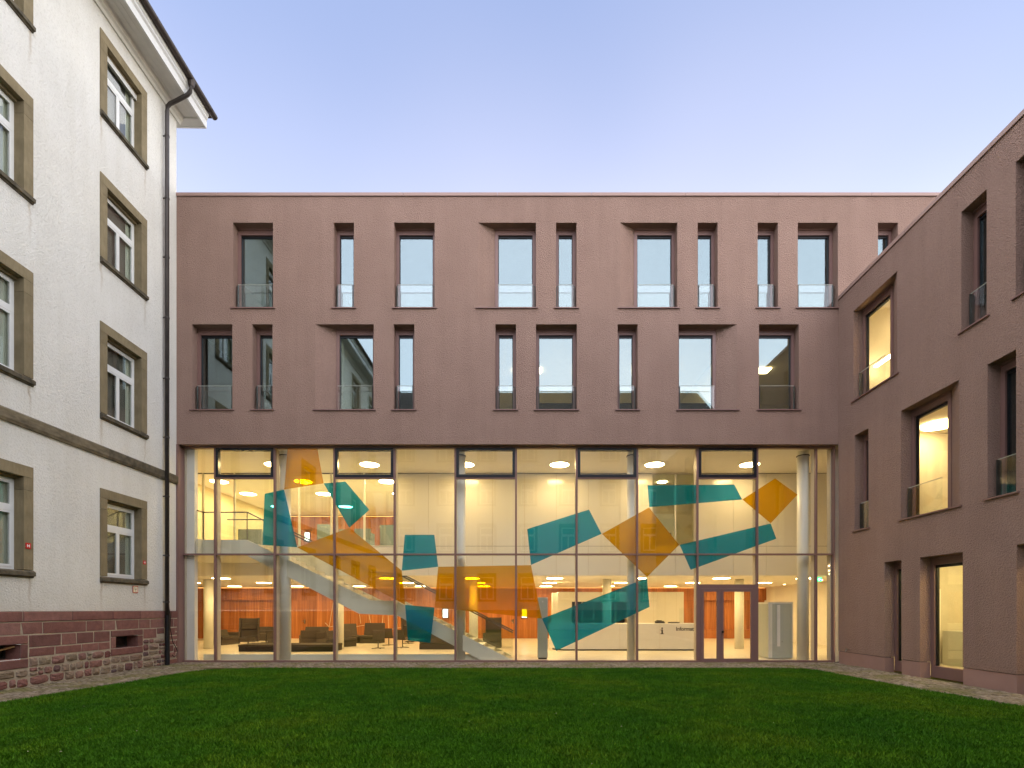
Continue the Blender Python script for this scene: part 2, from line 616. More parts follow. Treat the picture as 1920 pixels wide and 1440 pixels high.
def wall_with_holes(mb, u0, u1, z0, z1, holes, put):
    """flat wall sheet with rectangular openings; put(u,z) gives the 3D point"""
    us = sorted({u0, u1} | {h[0] for h in holes} | {h[1] for h in holes})
    zs = sorted({z0, z1} | {h[2] for h in holes} | {h[3] for h in holes})
    us = [u for u in us if u0 - 1e-6 <= u <= u1 + 1e-6]
    zs = [z for z in zs if z0 - 1e-6 <= z <= z1 + 1e-6]
    for i in range(len(us) - 1):
        for j in range(len(zs) - 1):
            uc, zc = (us[i] + us[i + 1]) / 2, (zs[j] + zs[j + 1]) / 2
            if any(h[0] < uc < h[1] and h[2] < zc < h[3] for h in holes):
                continue
            mb.quad(put(us[i], zs[j]), put(us[i + 1], zs[j]), put(us[i + 1], zs[j + 1]), put(us[i], zs[j + 1]))


# ================================================================== THE GROUND
FY = 17.14                      # depth of the rose facade
s_ = MB().quad((-400, -400, -0.09), (400, -400, -0.09), (400, 600, -0.09), (-400, 600, -0.09)).build('ground', 'gravel_ground')
struct(s_)
s_ = MB().quad((-14, -11.6, -0.035), (13, -11.6, -0.035), (13, 17.46, -0.035), (-14, 17.46, -0.035)).build('paving_bed', 'joint_moss')
struct(s_)

LAWN = [(-10.1, -9.5), (-9.98, 4.0), (-9.92, 9.8), (-9.80, 10.9), (-9.62, 12.2), (-9.55, 13.6), (-9.44, 14.6), (-9.20, 15.15), (-8.75, 15.45), (-7.9, 15.52),
        (-3.0, 15.50), (2.0, 15.50), (7.6, 15.52), (8.45, 15.42), (8.72, 14.95), (8.80, 13.2), (8.86, 11.5), (9.08, 10.3), (9.22, 9.3), (9.4, 4.0), (9.5, -9.5)]


def in_lawn(x, y, grow=0.0):
    x, y = np.asarray(x), np.asarray(y)
    inside = np.zeros(x.shape, bool)
    cx, cy_ = -0.3, 3.0
    n = len(LAWN)
    P = [(cx + (a - cx) * (1 + grow), cy_ + (b - cy_) * (1 + grow)) for a, b in LAWN]
    for i in range(n):
        x1, y1 = P[i]
        x2, y2 = P[(i + 1) % n]
        cond = ((y1 > y) != (y2 > y))
        xi = (x2 - x1) * (y - y1) / ((y2 - y1) if y2 != y1 else 1e-9) + x1
        inside ^= cond & (x < xi)
    return inside


def build_lawn():
    # gently uneven turf sheet
    xs = np.arange(-10.4, 10.0, 0.3)
    ys = np.arange(-9.6, 15.9, 0.3)
    bm = bmesh.new()
    ring = [bm.verts.new((x, y, 0.0)) for x, y in LAWN]
    bm.faces.new(ring)
    me = bpy.data.meshes.new('lawn')
    bm.to_mesh(me)
    bm.free()
    me.materials.append(M['lawn_soil'])
    o = link('lawn', me)
    struct(o)
    # blades of grass, one mesh nobody could count
    n = 560000
    # more blades towards the camera side of the view, all real, all the same turf
    y = 4.2 + (15.6 - 4.2) * rng.random(n)
    x = -10.1 + 19.7 * rng.random(n)
    x += rng.normal(0, 0.02, n)
    keep = in_lawn(x, y, 0.003)
    x, y = x[keep], y[keep]
    n = len(x)
    patch = 0.5 + 0.5 * np.sin(x * 1.7 + 1.3 * np.sin(y * 0.9)) * np.sin(y * 1.3 + 1.1 * np.sin(x * 0.7))
    h = (0.024 + 0.022 * rng.random(n)) * (0.8 + 0.45 * patch)
    w = 0.004 + 0.005 * rng.random(n)
    a = rng.random(n) * math.tau
    lean = h * (0.25 + 0.75 * rng.random(n))
    la = rng.random(n) * math.tau
    v = np.zeros((n, 3, 3), np.float32)
    v[:, 0, 0] = x - w * np.cos(a)
    v[:, 0, 1] = y - w * np.sin(a)
    v[:, 1, 0] = x + w * np.cos(a)
    v[:, 1, 1] = y + w * np.sin(a)
    v[:, 2, 0] = x + lean * np.cos(la)
    v[:, 2, 1] = y + lean * np.sin(la)
    v[:, 2, 2] = h
    v[:, :2, 2] = 0.001
    me = bpy.data.meshes.new('grass')
    me.vertices.add(n * 3)
    me.vertices.foreach_set('co', v.reshape(-1))
    me.loops.add(n * 3)
    me.loops.foreach_set('vertex_index', np.arange(n * 3, dtype=np.int32))
    me.polygons.add(n)
    me.polygons.foreach_set('loop_start', np.arange(0, n * 3, 3, dtype=np.int32))
    me.update(calc_edges=True)
    at = me.attributes.new('rnd', 'FLOAT', 'POINT')
    at.data.foreach_set('value', np.repeat(rng.random(n).astype(np.float32), 3))
    me.materials.append(M['grass_blades'])
    g = link('grass', me)
    g['kind'] = 'stuff'
    g['label'] = 'short dark green mown grass covering the courtyard lawn'
    # bare corners of the turf
    for k, (cx, cy_, rx, ry) in enumerate(((-8.7, 15.36, 0.75, 0.16), (8.0, 15.30, 0.8, 0.13))):
        pts = []
        for i in range(18):
            t = math.tau * i / 18
            q = 1 + 0.25 * math.sin(3 * t + k) + 0.1 * math.sin(7 * t)
            pts.append((cx + rx * q * math.cos(t), cy_ + ry * q * math.sin(t), 0.014))
        struct(MB().quad(*pts).build('bare_soil', 'bare_soil'))


build_lawn()

lv = MB()
for _ in range(28):
    x, y = random.uniform(-8.5, 8.5), random.uniform(5.2, 14.5)
    a, r = random.random() * 6.28, random.uniform(0.008, 0.018)
    z = 0.036
    lv.quad((x + r * math.cos(a), y + r * math.sin(a), z), (x - 0.5 * r * math.sin(a), y + 0.5 * r * math.cos(a), z + 0.008), (x - r * math.cos(a), y - r * math.sin(a), z), (x + 0.5 * r * math.sin(a), y - 0.5 * r * math.cos(a), z + 0.004))
o = lv.build('fallen_leaves', 'fallen_leaf')
o['kind'] = 'stuff'
o['label'] = 'tiny pale fallen leaves scattered over the lawn'


def build_cobbles():
    st = []
    for (xa, xb, ya, yb, along) in ((-11.75, -9.2, 4.0, 15.25, 'y'), (-11.75, 10.9, 15.1, 17.44, 'x'), (8.5, 11.05, 4.0, 15.25, 'y')):
        L0, L1, W0, W1 = (ya, yb, xa, xb) if along == 'y' else (xa, xb, ya, yb)
        w = W0
        row = 0
        while w < W1:
            rw = 0.088 + 0.02 * random.random()
            t = L0 + random.random() * 0.1
            while t < L1:
                ln = 0.095 + 0.05 * random.random()
                c = (w + rw / 2 + 0.012 * math.sin(t * 1.7 + row), t + ln / 2)
                if along == 'x':
                    c = (c[1], c[0])
                st.append((c[0], c[1], (rw if along == 'y' else ln) / 2 - 0.006, (ln if along == 'y' else rw) / 2 - 0.006))
                t += ln
            w += rw
            row += 1
    st = np.array(st)
    keep = ~in_lawn(st[:, 0], st[:, 1], -0.004)
    # keep clear of the buildings
    keep &= st[:, 0] > -11.43 - 0.0156 * st[:, 1] + 0.02
    keep &= st[:, 0] < 10.62 + 0.0156 * (st[:, 1] - 17.14) + 0.0 - 0.02
    st = st[keep]
    n = len(st)
    hx, hy = st[:, 2], st[:, 3]
    z = rng.normal(0.0, 0.004, n)
    v = np.zeros((n, 12, 3), np.float32)
    sx = np.array([-1, 1, 1, -1])
    sy = np.array([-1, -1, 1, 1])
    jit = rng.normal(0, 0.004, (n, 4, 2))
    for k in range(4):
        jx, jy = jit[:, k, 0], jit[:, k, 1]
        v[:, k, 0] = st[:, 0] + sx[k] * hx + jx
        v[:, k, 1] = st[:, 1] + sy[k] * hy + jy
        v[:, k, 2] = -0.045
        v[:, 4 + k, 0] = v[:, k, 0]
        v[:, 4 + k, 1] = v[:, k, 1]
        v[:, 4 + k, 2] = z - 0.014
        v[:, 8 + k, 0] = st[:, 0] + sx[k] * hx * 0.62 + jx
        v[:, 8 + k, 1] = st[:, 1] + sy[k] * hy * 0.62 + jy
        v[:, 8 + k, 2] = z + rng.normal(0.0, 0.002, n)
    quads = [(8, 9, 10, 11)] + [(4 + k, 4 + (k + 1) % 4, 8 + (k + 1) % 4, 8 + k) for k in range(4)] + [(k, (k + 1) % 4, 4 + (k + 1) % 4, 4 + k) for k in range(4)]
    q = np.array(quads, np.int32)
    allq = (q[None, :, :] + (np.arange(n, dtype=np.int32) * 12)[:, None, None]).reshape(-1)
    me = bpy.data.meshes.new('cobblestones')
    me.vertices.add(n * 12)
    me.vertices.foreach_set('co', v.reshape(-1))
    me.loops.add(len(allq))
    me.loops.foreach_set('vertex_index', allq)
    me.polygons.add(n * 9)
    me.polygons.foreach_set('loop_start', np.arange(0, n * 36, 4, dtype=np.int32))
    me.update(calc_edges=True)
    at = me.attributes.new('rnd', 'FLOAT', 'POINT')
    at.data.foreach_set('value', np.repeat(rng.random(n).astype(np.float32), 12))
    me.materials.append(M['cobble'])
    o = link('cobblestones', me)
    o['kind'] = 'stuff'
    o['label'] = 'small mossy cobblestones paving the path round the lawn'


build_cobbles()

# ================================================================== ROSE MAIN BUILDING
REV = 0.31                      # depth of the window reveals


def modern_window(parent, u0, u1, z0, z1, put, iu0=None, iu1=None, floor=False, gsuffix='', rail=True, narrow_side=None):
    """one window as a part of its building: metal frame (> pane, gasket, sill, railing).
    put(u, d, z) maps along-wall, depth-in, height to the building's space. u0..u1 outer opening, iu0..iu1 inner opening."""
    iu0 = u0 if iu0 is None else iu0
    iu1 = u1 if iu1 is None else iu1
    w = empty_part('window', parent)

    def bx(mb, a0, a1, d0, d1, c0, c1):
        vs_ = [put(a, d, c) for c in (c0, c1) for d in (d0, d1) for a in (a0, a1)]
        # order: a fastest, d, c
        mb.add(vs_, [(0, 1, 3, 2), (4, 6, 7, 5), (0, 4, 5, 1), (1, 5, 7, 3), (3, 7, 6, 2), (2, 6, 4, 0)])
    fr = MB()
    head, side, d0, d1 = 0.21, 0.105, REV - 0.02, REV + 0.12
    bx(fr, iu0, iu1, d0, d1, z1 - head, z1)
    bot = 0.10 if floor else 0.03
    if floor:
        bot = 0.30
    bx(fr, iu0, iu0 + side, d0, d1, z0 + bot, z1 - head)
    bx(fr, iu1 - side, iu1, d0, d1, z0 + bot, z1 - head)
    bx(fr, iu0, iu1, d0, d1, z0, z0 + bot)
    # a raised inner lip all round
    lip = 0.05
    bx(fr, iu0 + 0.004, iu1 - 0.004, d0 - 0.03, d0, z1 - 0.055, z1 - 0.003)
    fr.build('frame', 'rose_metal', w)
    g = MB()
    gk = 0.022
    ga, gb, gc, gd = iu0 + side, iu1 - side, z0 + bot, z1 - head
    bx(g, ga, gb, d0 + 0.05, d1 - 0.01, gd - gk * 3.2, gd)
    bx(g, ga, ga + gk, d0 + 0.05, d1 - 0.01, gc, gd - gk * 3.2)
    bx(g, gb - gk, gb, d0 + 0.05, d1 - 0.01, gc, gd - gk * 3.2)
    g.build('gasket', 'black_gasket', w)
    p = MB()
    bx(p, ga + gk, gb - gk, d0 + 0.075, d0 + 0.087, gc, gd - gk * 3.2)
    p.build('pane', 'window_glass' if gsuffix == '' else gsuffix, w)
    if not floor:
        s = MB()
        bx(s, u0 - 0.075, u1 + 0.075, -0.045, REV - 0.022, z0 - 0.035, z0)
        s.build('sill', 'rose_metal', w)
    if rail:
        rh = 0.85
        rg = MB()
        ra, rb = max(u0, iu0) + 0.10, min(u1, iu1) - 0.10
        bx(rg, ra, rb, REV - 0.17, REV - 0.155, z0 + 0.02, z0 + rh)
        rg.build('railing_glass', 'railing_glass', w)
        for uu, sgn in ((ra, 1), (rb, -1)):
            if (sgn > 0 and iu0 > u0 + 0.01) or (sgn < 0 and iu1 < u1 - 0.01):
                continue                                 # the splayed side carries no post
            q = MB()
            bx(q, uu - 0.02, uu - 0.004, REV - 0.19, REV - 0.13, z0, z0 + rh)
            if sgn < 0:
                q = MB()
                bx(q, uu + 0.004, uu + 0.02, REV - 0.19, REV - 0.13, z0, z0 + rh)
            bx(q, uu - sgn * 0.075, uu - sgn * 0.055, REV - 0.10, REV - 0.03, z0, z0 + rh)
            bx(q, uu - sgn * 0.075, uu - sgn * 0.004, REV - 0.125, REV - 0.105, z0 + rh - 0.03, z0 + rh - 0.005)
            q.build('railing_post', 'dark_steel', w)
        tr = MB()
        bx(tr, ra, rb, REV - 0.174, REV - 0.151, z0 + rh, z0 + rh + 0.012)
        tr.build('railing_edge', 'grey_cabinet', w)
    return w


def rose_wall(name, parent, u0, u1, z0, z1, wins, put):
    """wins: (u0,u1,z0,z1,iu0,iu1). Front sheet with reveals as one continuous surface"""
    mb = MB()
    wall_with_holes(mb, u0, u1, z0, z1, [w[:4] for w in wins], lambda u, z: put(u, 0, z))
    for (a, b, c, d, ia, ib) in wins:
        D = REV + 0.16
        k = D / (REV)
        ja, jb = a + (ia - a) * 1.0, b + (ib - b) * 1.0
        mb.quad(put(a, 0, c), put(a, 0, d), put(ja, REV, d), put(ja, REV, c))
        mb.quad(put(b, 0, d), put(b, 0, c), put(jb, REV, c), put(jb, REV, d))
        mb.quad(put(a, 0, d), put(b, 0, d), put(jb, REV, d), put(ja, REV, d))
        if c > 1:
            mb.quad(put(b, 0, c), put(a, 0, c), put(ja, REV, c), put(jb, REV, c))
        mb.quad(put(ja, REV, c), put(ja, REV, d), put(ja, D, d), put(ja, D, c))
        mb.quad(put(jb, REV, d), put(jb, REV, c), put(jb, D, c), put(jb, D, d))
        mb.quad(put(ja, REV, d), put(jb, REV, d), put(jb, D, d), put(ja, D, d))
    return mb.build(name, 'rose_render', parent, merge=True)


def fx(px):
    return (px - VX) / 56.0


def fz(py):
    return EYE + (VY - py) / 56.0


MAIN_L, MAIN_R = fx(331), 19.5
main = thing('main_building', 'rose rendered two upper storeys with deep scattered windows above the glazed hall', 'building', (0, FY, 0))
put_m = lambda u, d, z: (u, d, z)
ROW3 = [(437, 512, 0, 0), (625.5, 663.7, 0, 0), (739, 815, 0, 0), (896, 1005, 31.5, 0), (1042.5, 1081, 0, 0), (1162.5, 1270, 30, 0),
        (1308, 1345.7, 0, 0), (1420.5, 1458.7, 0, 0), (1495.7, 1571, 0, 0), (1646, 1683.7, 0, 0)]
ROW2 = [(360, 435.7, 0, 0), (473, 511, 0, 0), (591, 700.7, 34, 0), (738, 777, 0, 0), (928.7, 967.5, 0, 0), (1005, 1081.7, 0, 0),
        (1158, 1195.7, 0, 0), (1272, 1382, 0, 34), (1423, 1498, 0, 0)]
wins = []
for row, zt, zb in ((ROW3, fz(417.5), fz(577)), (ROW2, fz(608), fz(768))):
    for (a, b, sl, sr) in row:
        wins.append((fx(a), fx(b), zb, zt, fx(a + sl), fx(b - sr)))
Z_SOFFIT, Z_TOP = fz(833), fz(369)
rose_wall('wall', main, MAIN_L, MAIN_R, Z_SOFFIT, Z_TOP, wins, put_m)
for w in wins:
    modern_window(main, w[0], w[1], w[2], w[3], put_m, w[4], w[5])
# soffit over the glass, flank and roof
MB().box(MAIN_L, 10.66, 0.002, 0.36, Z_SOFFIT + 0.001, Z_SOFFIT + 0.03).build('soffit', 'rose_render', main)
MB().box(MAIN_L, MAIN_R, 0.45, 15.3, Z_TOP - 0.35, Z_TOP - 0.1).build('roof', 'gravel_ground', main)
MB().box(MAIN_L - 0.001, MAIN_L + 0.28, 0.30, 15.3, Z_SOFFIT + 0.04, Z_TOP - 0.001).build('flank_wall', 'rose_render', main)
MB().box(MAIN_R - 0.28, MAIN_R, 0.30, 15.3, 0, Z_TOP - 0.001).build('flank_wall', 'rose_render', main)
MB().box(-22.5, MAIN_R, 15.3, 15.6, -0.05, Z_TOP - 0.001).build('rear_wall', 'rose_render', main)
joints = [331, 407.5, 582.5, 757.5, 933, 1109, 1284.5, 1458.8, 1633, 1808]
for a, b in zip(joints[:-1], joints[1:]):
    MB().box(fx(a) + 0.004, fx(b) - 0.004, -0.035, 0.55, Z_TOP + 0.012, fz(362.2), ).build('coping', 'rose_coping', main, bevel=0.006)
MB().box(MAIN_L, MAIN_R, 0.005, 0.5, Z_TOP - 0.001, Z_TOP + 0.02).build('coping_shadow_gap', 'dark_steel', main)

# offices behind the upper windows
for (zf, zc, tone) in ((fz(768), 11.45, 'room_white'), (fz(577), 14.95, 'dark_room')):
    nm = 'office_interior'
    mb = MB()
    mb.quad((MAIN_L + .3, 0.5, zf), (MAIN_R - .3, 0.5, zf), (MAIN_R - .3, 7, zf), (MAIN_L + .3, 7, zf))
    mb.quad((MAIN_L + .3, 0.5, zc), (MAIN_L + .3, 7, zc), (MAIN_R - .3, 7, zc), (MAIN_R - .3, 0.5, zc))
    mb.quad((MAIN_L + .3, 7, zf), (MAIN_R - .3, 7, zf), (MAIN_R - .3, 7, zc), (MAIN_L + .3, 7, zc))
    o = mb.build(nm, tone, main, merge=True)
    for xp in ((-6.2, -2.3, 7.5) if zf < 10 else (-7.5, -3, 3, 7.4)):
        MB().box(xp, xp + 0.12, 0.5, 7, zf, zc).build('office_partition', tone, main)
for xx in (0.3, 2.9, 5.4, 9.5):
    MB().box(xx - 0.55, xx + 0.55, 3.3, 3.75, 11.40, 11.44).build('office_ceiling_light', 'office_lamp', main)
for xx in (1.2, 3.8, 6.2):
    mb = MB().box(xx - 0.7, xx + 0.7, 1.3, 2.0, fz(768) + 0.70, fz(768) + 0.74)
    mb.box(xx - 0.66, xx - 0.62, 1.35, 1.95, fz(768), fz(768) + 0.70).box(xx + 0.62, xx + 0.66, 1.35, 1.95, fz(768), fz(768) + 0.70)
    mb.build('office_desk', 'dark_base', main)

# lightning rods, roof railing
for px in (920.5, 1392.5):
    lab = 'thin lightning rod rising from the roof edge ' + ('near the middle of the facade' if px < 1000 else 'above the right half of the facade')
    t = thing('lightning_rod', lab, 'lightning rod', (fx(px), FY + 0.9, Z_TOP - 0.1), group='lightning rods on the roof')
    MB().cyl((0, 0, 0), (0, 0, 0.75), 0.006, 6).build('rod', 'chrome', t)
    MB().cyl((0, 0, 0), (0, 0, 0.1), 0.04, 8).build('base', 'dark_steel', t)
t = thing('roof_railing', 'slanting steel railing on the roof beside the old white house', 'railing', (MAIN_L + 0.1, FY + 1.0, Z_TOP - 0.1))
MB().tube([(-0.1, 0, 0.62), (0.0, -0.05, 0.55), (0.42, -0.35, 0.05)], 0.022, 8).build('rail', 'chrome', t)
MB().tube([(-0.08, 0, -0.1), (-0.08, 0, 0.6)], 0.02, 8).build('post', 'chrome', t)

# ================================================================== CURTAIN WALL
CY = 17.42
curtain = thing('curtain_wall', 'two storey glazed curtain wall with slim rose frames and coloured film shapes', 'glass facade', (0, CY, 0))
cxm = [404.7, 516, 627.7, 740.3, 854, 967.5, 1081, 1194.3, 1307, 1418.7, 1529]
CX = [PX(p, CY) for p in cxm]
XL, XR = PX(344.5, CY), PX(1560, CY)
ZB, ZT = PZ(1238, CY), PZ(841, CY)
ZM = PZ(1039.5, CY)
MB().box(MAIN_L + 0.0, XL, -0.27, 0.10, -0.03, Z_SOFFIT).build('jamb', 'rose_metal', curtain)
MB().box(MAIN_L + 0.05, XL - 0.06, -0.30, -0.272, 0.0, Z_SOFFIT - 0.002).build('jamb', 'rose_metal', curtain)
MB().box(XR, 10.665, -0.10, 0.10, -0.03, Z_SOFFIT).build('jamb', 'rose_metal', curtain)
MB().box(XL, XR, -0.06, 0.10, ZT, Z_SOFFIT + 0.0).build('head_rail', 'rose_metal', curtain)
MB().box(XL, PX(1308, CY), -0.07, 0.10, -0.04, ZB).build('sill_rail', 'rose_metal', curtain)
MB().box(PX(1418, CY), XR, -0.07, 0.10, -0.04, ZB).build('sill_rail', 'rose_metal', curtain)
MB().box(XL, PX(1308, CY), -0.11, -0.071, -0.04, ZB - 0.06).build('sill_drip', 'rose_metal', curtain)
MW = 0.033
for i, x in enumerate(CX):
    MB().box(x - MW, x + MW, -0.06, 0.03, ZB, ZT).build('mullion', 'rose_metal', curtain)
    MB().box(x - MW * 0.9, x + MW * 0.9, 0.045, 0.24, ZB, ZT).build('mullion_fin', 'mullion_inside', curtain)
MB().box(XL, XL + 0.03, 0.045, 0.24, ZB, ZT).build('mullion_fin', 'mullion_inside', curtain)
MB().box(XR - 0.03, XR, 0.045, 0.24, ZB, ZT).build('mullion_fin', 'mullion_inside', curtain)
edges = [XL] + CX + [XR]
VENT = {1, 3, 5, 7, 9}
ZV = PZ(897, CY)
ZD = PZ(1096, CY)
for i in range(len(edges) - 1):
    a = edges[i] + (MW if i > 0 else 0.0)
    b = edges[i + 1] - (MW if i < len(edges) - 2 else 0.0)
    MB().box(a, b, -0.055, 0.03, ZM - 0.027, ZM + 0.027).build('transom', 'rose_metal', curtain)
    MB().box(a, b, 0.045, 0.20, ZM - 0.022, ZM + 0.022).build('transom_fin', 'mullion_inside', curtain)
    top = ZT
    if i in VENT:
        MB().box(a, b, -0.055, 0.03, ZV - 0.027, ZV + 0.027).build('transom', 'rose_metal', curtain)
        v = MB()
        q = 0.088
        v.box(a, b, -0.075, 0.06, ZT - q, ZT - 0.003).box(a, b, -0.075, 0.06, ZV + 0.03, ZV + 0.03 + q)
        v.box(a, a + q, -0.075, 0.06, ZV + 0.03 + q, ZT - q).box(b - q, b, -0.075, 0.06, ZV + 0.03 + q, ZT - q)
        vw = v.build('vent_window', 'vent_frame', curtain)
        MB().box(a + q, b - q, -0.02, -0.008, ZV + 0.03 + q, ZT - q).build('pane', 'hall_glass', vw)
        top = ZV - 0.027
    MB().box(a, b, 0.0, 0.012, ZM + 0.027, top).build('pane', 'hall_glass', curtain)
    low = ZB
    if i == 9:
        low = ZD
    MB().box(a, b, 0.0, 0.012, low, ZM - 0.027).build('pane', 'hall_glass', curtain)

# entrance door in the tenth bay
dl, dr = edges[9] + MW, edges[10] - MW
door = empty_part('entrance_door', curtain)
df = MB()
df.box(dl, dr, -0.06, 0.06, ZD - 0.14, ZD)
df.box(dl, dl + 0.07, -0.06, 0.06, -0.02, ZD - 0.14).box(dr - 0.11, dr, -0.06, 0.06, -0.02, ZD - 0.14)
df.build('door_frame', 'rose_metal', door)
split = PX(1350, CY)
for (a, b, sa, sb, hd) in ((dl + 0.07, split - 0.003, 0.10, 0.13, 0), (split + 0.003, dr - 0.11, 0.09, 0.09, 1)):
    lf = MB()
    zt, zb = ZD - 0.145, -0.01
    lf.box(a, b, -0.085, -0.02, zt - 0.10, zt).box(a, b, -0.085, -0.02, zb, zb + 0.13)
    lf.box(a, a + sa, -0.085, -0.02, zb + 0.13, zt - 0.10).box(b - sb, b, -0.085, -0.02, zb + 0.13, zt - 0.10)
    lf.build('door_leaf', 'rose_metal', door)
    MB().box(a + sa, b - sb, -0.06, -0.045, zb + 0.13, zt - 0.10).build('door_pane', 'hall_glass', door)
hd = MB().cyl((split + 0.045, -0.085, 1.03), (split + 0.045, -0.13, 1.03), 0.025, 10)
hd.cyl((split + 0.045, -0.13, 1.03), (split + 0.045, -0.15, 1.03), 0.042, 12)
hd.build('door_handle', 'black_paint', door)
MB().box(dl, dr, -0.11, 0.10, -0.05, -0.012).build('threshold', 'dark_steel', door)

# coloured film shapes stuck to the inside of the panes
FILMS = [('o', [(539, 841.6), (595.3, 841.6), (606.9, 906.3), (532.8, 917.9)], 'orange film blade reaching down from the top edge'),
         ('t', [(496.3, 926), (532.8, 917.9), (557.2, 1026.3), (492.1, 1021.6)], 'tall teal film shape beside the upper stair'),
         ('t', [(606.9, 906.3), (647.5, 902.9), (692.5, 956), (655, 989.7)], 'teal film kite right of the orange blade'),
         ('o', [(557.2, 1026.3), (655, 989.7), (753.4, 1070), (759.6, 1134)], 'long orange film wedge along the stair'),
         ('t', [(759, 1002.8), (814.4, 1002.8), (821.5, 1062.8), (753.4, 1070)], 'upright teal film square'),
         ('o', [(821.5, 1062.8), (995.6, 1059.6), (1016.2, 1160), (814.8, 1139)], 'broad orange film band'),
         ('t', [(759.6, 1134), (814.8, 1139), (807, 1205.6), (764.7, 1201)], 'lowest teal film square over the stair foot'),
         ('t', [(988.5, 992), (1104.4, 955.4), (1127.8, 1001), (995.6, 1059.2)], 'slanted teal film slab in the middle'),
         ('o', [(1128.5, 1001), (1216.9, 951.6), (1273.5, 1021.6), (1213.1, 1082)], 'large orange film diamond'),
         ('t', [(1016.2, 1160), (1213.1, 1083.8), (1217.8, 1138), (1043, 1220.3)], 'long teal film slab in front of the counter'),
         ('t', [(1214, 910), (1376.9, 908.7), (1391.5, 936.6), (1217.3, 950.9)], 'level teal film bar near the top'),
         ('o', [(1391.9, 936.6), (1453.4, 896.9), (1495.4, 927.4), (1445, 981.3)], 'small orange film diamond at the right'),
         ('t', [(1274.3, 1021.6), (1445, 981.6), (1455.6, 1010), (1295, 1068.4)], 'rising teal film slab above the door')]
for kind, poly, lab in FILMS:
    y = 0.016
    o = MB().quad(*[(PX(px, CY + y), y, PZ(py, CY + y)) for px, py in poly]).build('coloured_film', 'orange_film' if kind == 'o' else 'teal_film', curtain)
    o['label'] = lab

# ================================================================== HALL INTERIOR (setting)
HZ, GZ, GF = 7.30, 3.16, 4.10        # hall ceiling, low ceiling, gallery floor
PYW = 20.7                           # plane of the panel wall
BACK = 31.6
HL, HR = -22.0, 15.2
struct(MB().quad((HL, 17.5, 0.0), (HR + 3, 17.5, 0.0), (HR + 3, BACK + 0.4, 0.0), (HL, BACK + 0.4, 0.0)).build('hall_floor', 'stone_floor'))
struct(MB().box(HL, HR + 3, 17.5, 32.4, HZ, HZ + 0.12).build('hall_ceiling', 'ceiling_white'))
# low ceiling / gallery slab with the stair void left free
struct(MB().box(HL, HR + 3, PYW + 0.03, 32.4, GZ, GF).build('gallery_floor', 'ceiling_white'))
struct(MB().box(HL, MAIN_L + 0.35, CY + 0.12, CY + 0.3, 0, HZ).build('hall_front_wall', 'interior_white'))
struct(MB().box(PX(1562, CY), HR + 3, CY + 0.12, CY + 0.3, 0, HZ).build('hall_front_wall', 'interior_white'))
struct(MB().box(HR, HR + 0.2, 17.72, PYW, 0, HZ).build('hall_side_wall', 'interior_white'))
o = struct(MB().box(HR + 0.002, HR + 0.2, PYW + 0.03, BACK + 0.4, 0, GZ).build('hall_side_wall', 'interior_white'))
for ya, hy in ((24.0, 24.9), (27.0, 27.9)):
    MB().box(HR - 0.02, HR, ya, ya + 1.05, 0.02, 2.5).build('side_door', 'interior_white', o)
    MB().box(HR - 0.05, HR - 0.022, hy - 0.03, hy + 0.06, 0.85, 1.35).build('pull_handle', 'timber_plank', o)
struct(MB().box(HL, HL + 0.2, 17.72, BACK + 0.4, 0, HZ).build('hall_side_wall', 'interior_white'))
struct(MB().box(-14.3, -14.1, CY + 0.35, PYW - 0.02, GF, HZ).build('gallery_side_wall', 'cream_wall'))
struct(MB().box(-14.3, -14.1, PYW, 30.2, GF + 0.002, HZ).build('gallery_side_wall', 'cream_wall'))
struct(MB().box(-4.95, -4.8, PYW + 0.06, 30.2, GF + 0.002, HZ).build('gallery_side_wall', 'interior_white'))

# white panel wall of the upper storey, panel by panel
pw = struct(MB().box(-4.93, HR, PYW + 0.03, PYW + 0.10, 6.2, 6.25).build('panel_wall', 'dark_base'))
pj = [-4.96, PX(803.6, PYW), PX(863, PYW), PX(923.5, PYW), PX(983.6, PYW), PX(1043, PYW), PX(1103, PYW), PX(1162.5, PYW), PX(1222, PYW), PX(1266.5, PYW), PX(1306.5, PYW),
      PX(1375, PYW), PX(1437, PYW), PX(1497, PYW), PX(1557, PYW), HR]
ZJ = PZ(1024, PYW)
JW = 0.006
for i, (a, b) in enumerate(zip(pj[:-1], pj[1:])):
    if i not in (8, 9):
        MB().box(a + JW, b - JW, PYW, PYW + 0.03, ZJ + JW, HZ - 0.025).build('panel', 'panel_white', pw)
    MB().box(a + JW, b - JW, PYW, PYW + 0.03, GZ, ZJ - JW).build('panel', 'panel_white', pw)
    if i not in (8, 9):
        MB().box(a - JW, a + JW, PYW + 0.02, PYW + 0.03, GZ, HZ - 0.025).build('panel_joint', 'mullion_inside', pw)
        for zz in (PZ(936, PYW), PZ(974, PYW), PZ(1012, PYW), PZ(1066, PYW)):
            MB().cyl((a, PYW + 0.02, zz), (a, PYW - 0.006, zz), 0.018, 8).build('fixing', 'panel_white', pw)
MB().box(-4.93, pj[8], PYW + 0.035, PYW + 0.08, GF, HZ).build('panel_backing', 'dark_base', pw)
MB().box(pj[10], HR, PYW + 0.035, PYW + 0.08, GF, HZ).build('panel_backing', 'dark_base', pw)
# lower panels left, under the glazed gallery partition
lj = [PX(p, PYW) for p in (440, 500, 561, 621, 683, 745)]
for a, b in zip(lj[:-1], lj[1:]):
    MB().box(a + JW, b - JW, PYW, PYW + 0.03, GZ, ZJ - JW).build('panel', 'panel_white', pw)

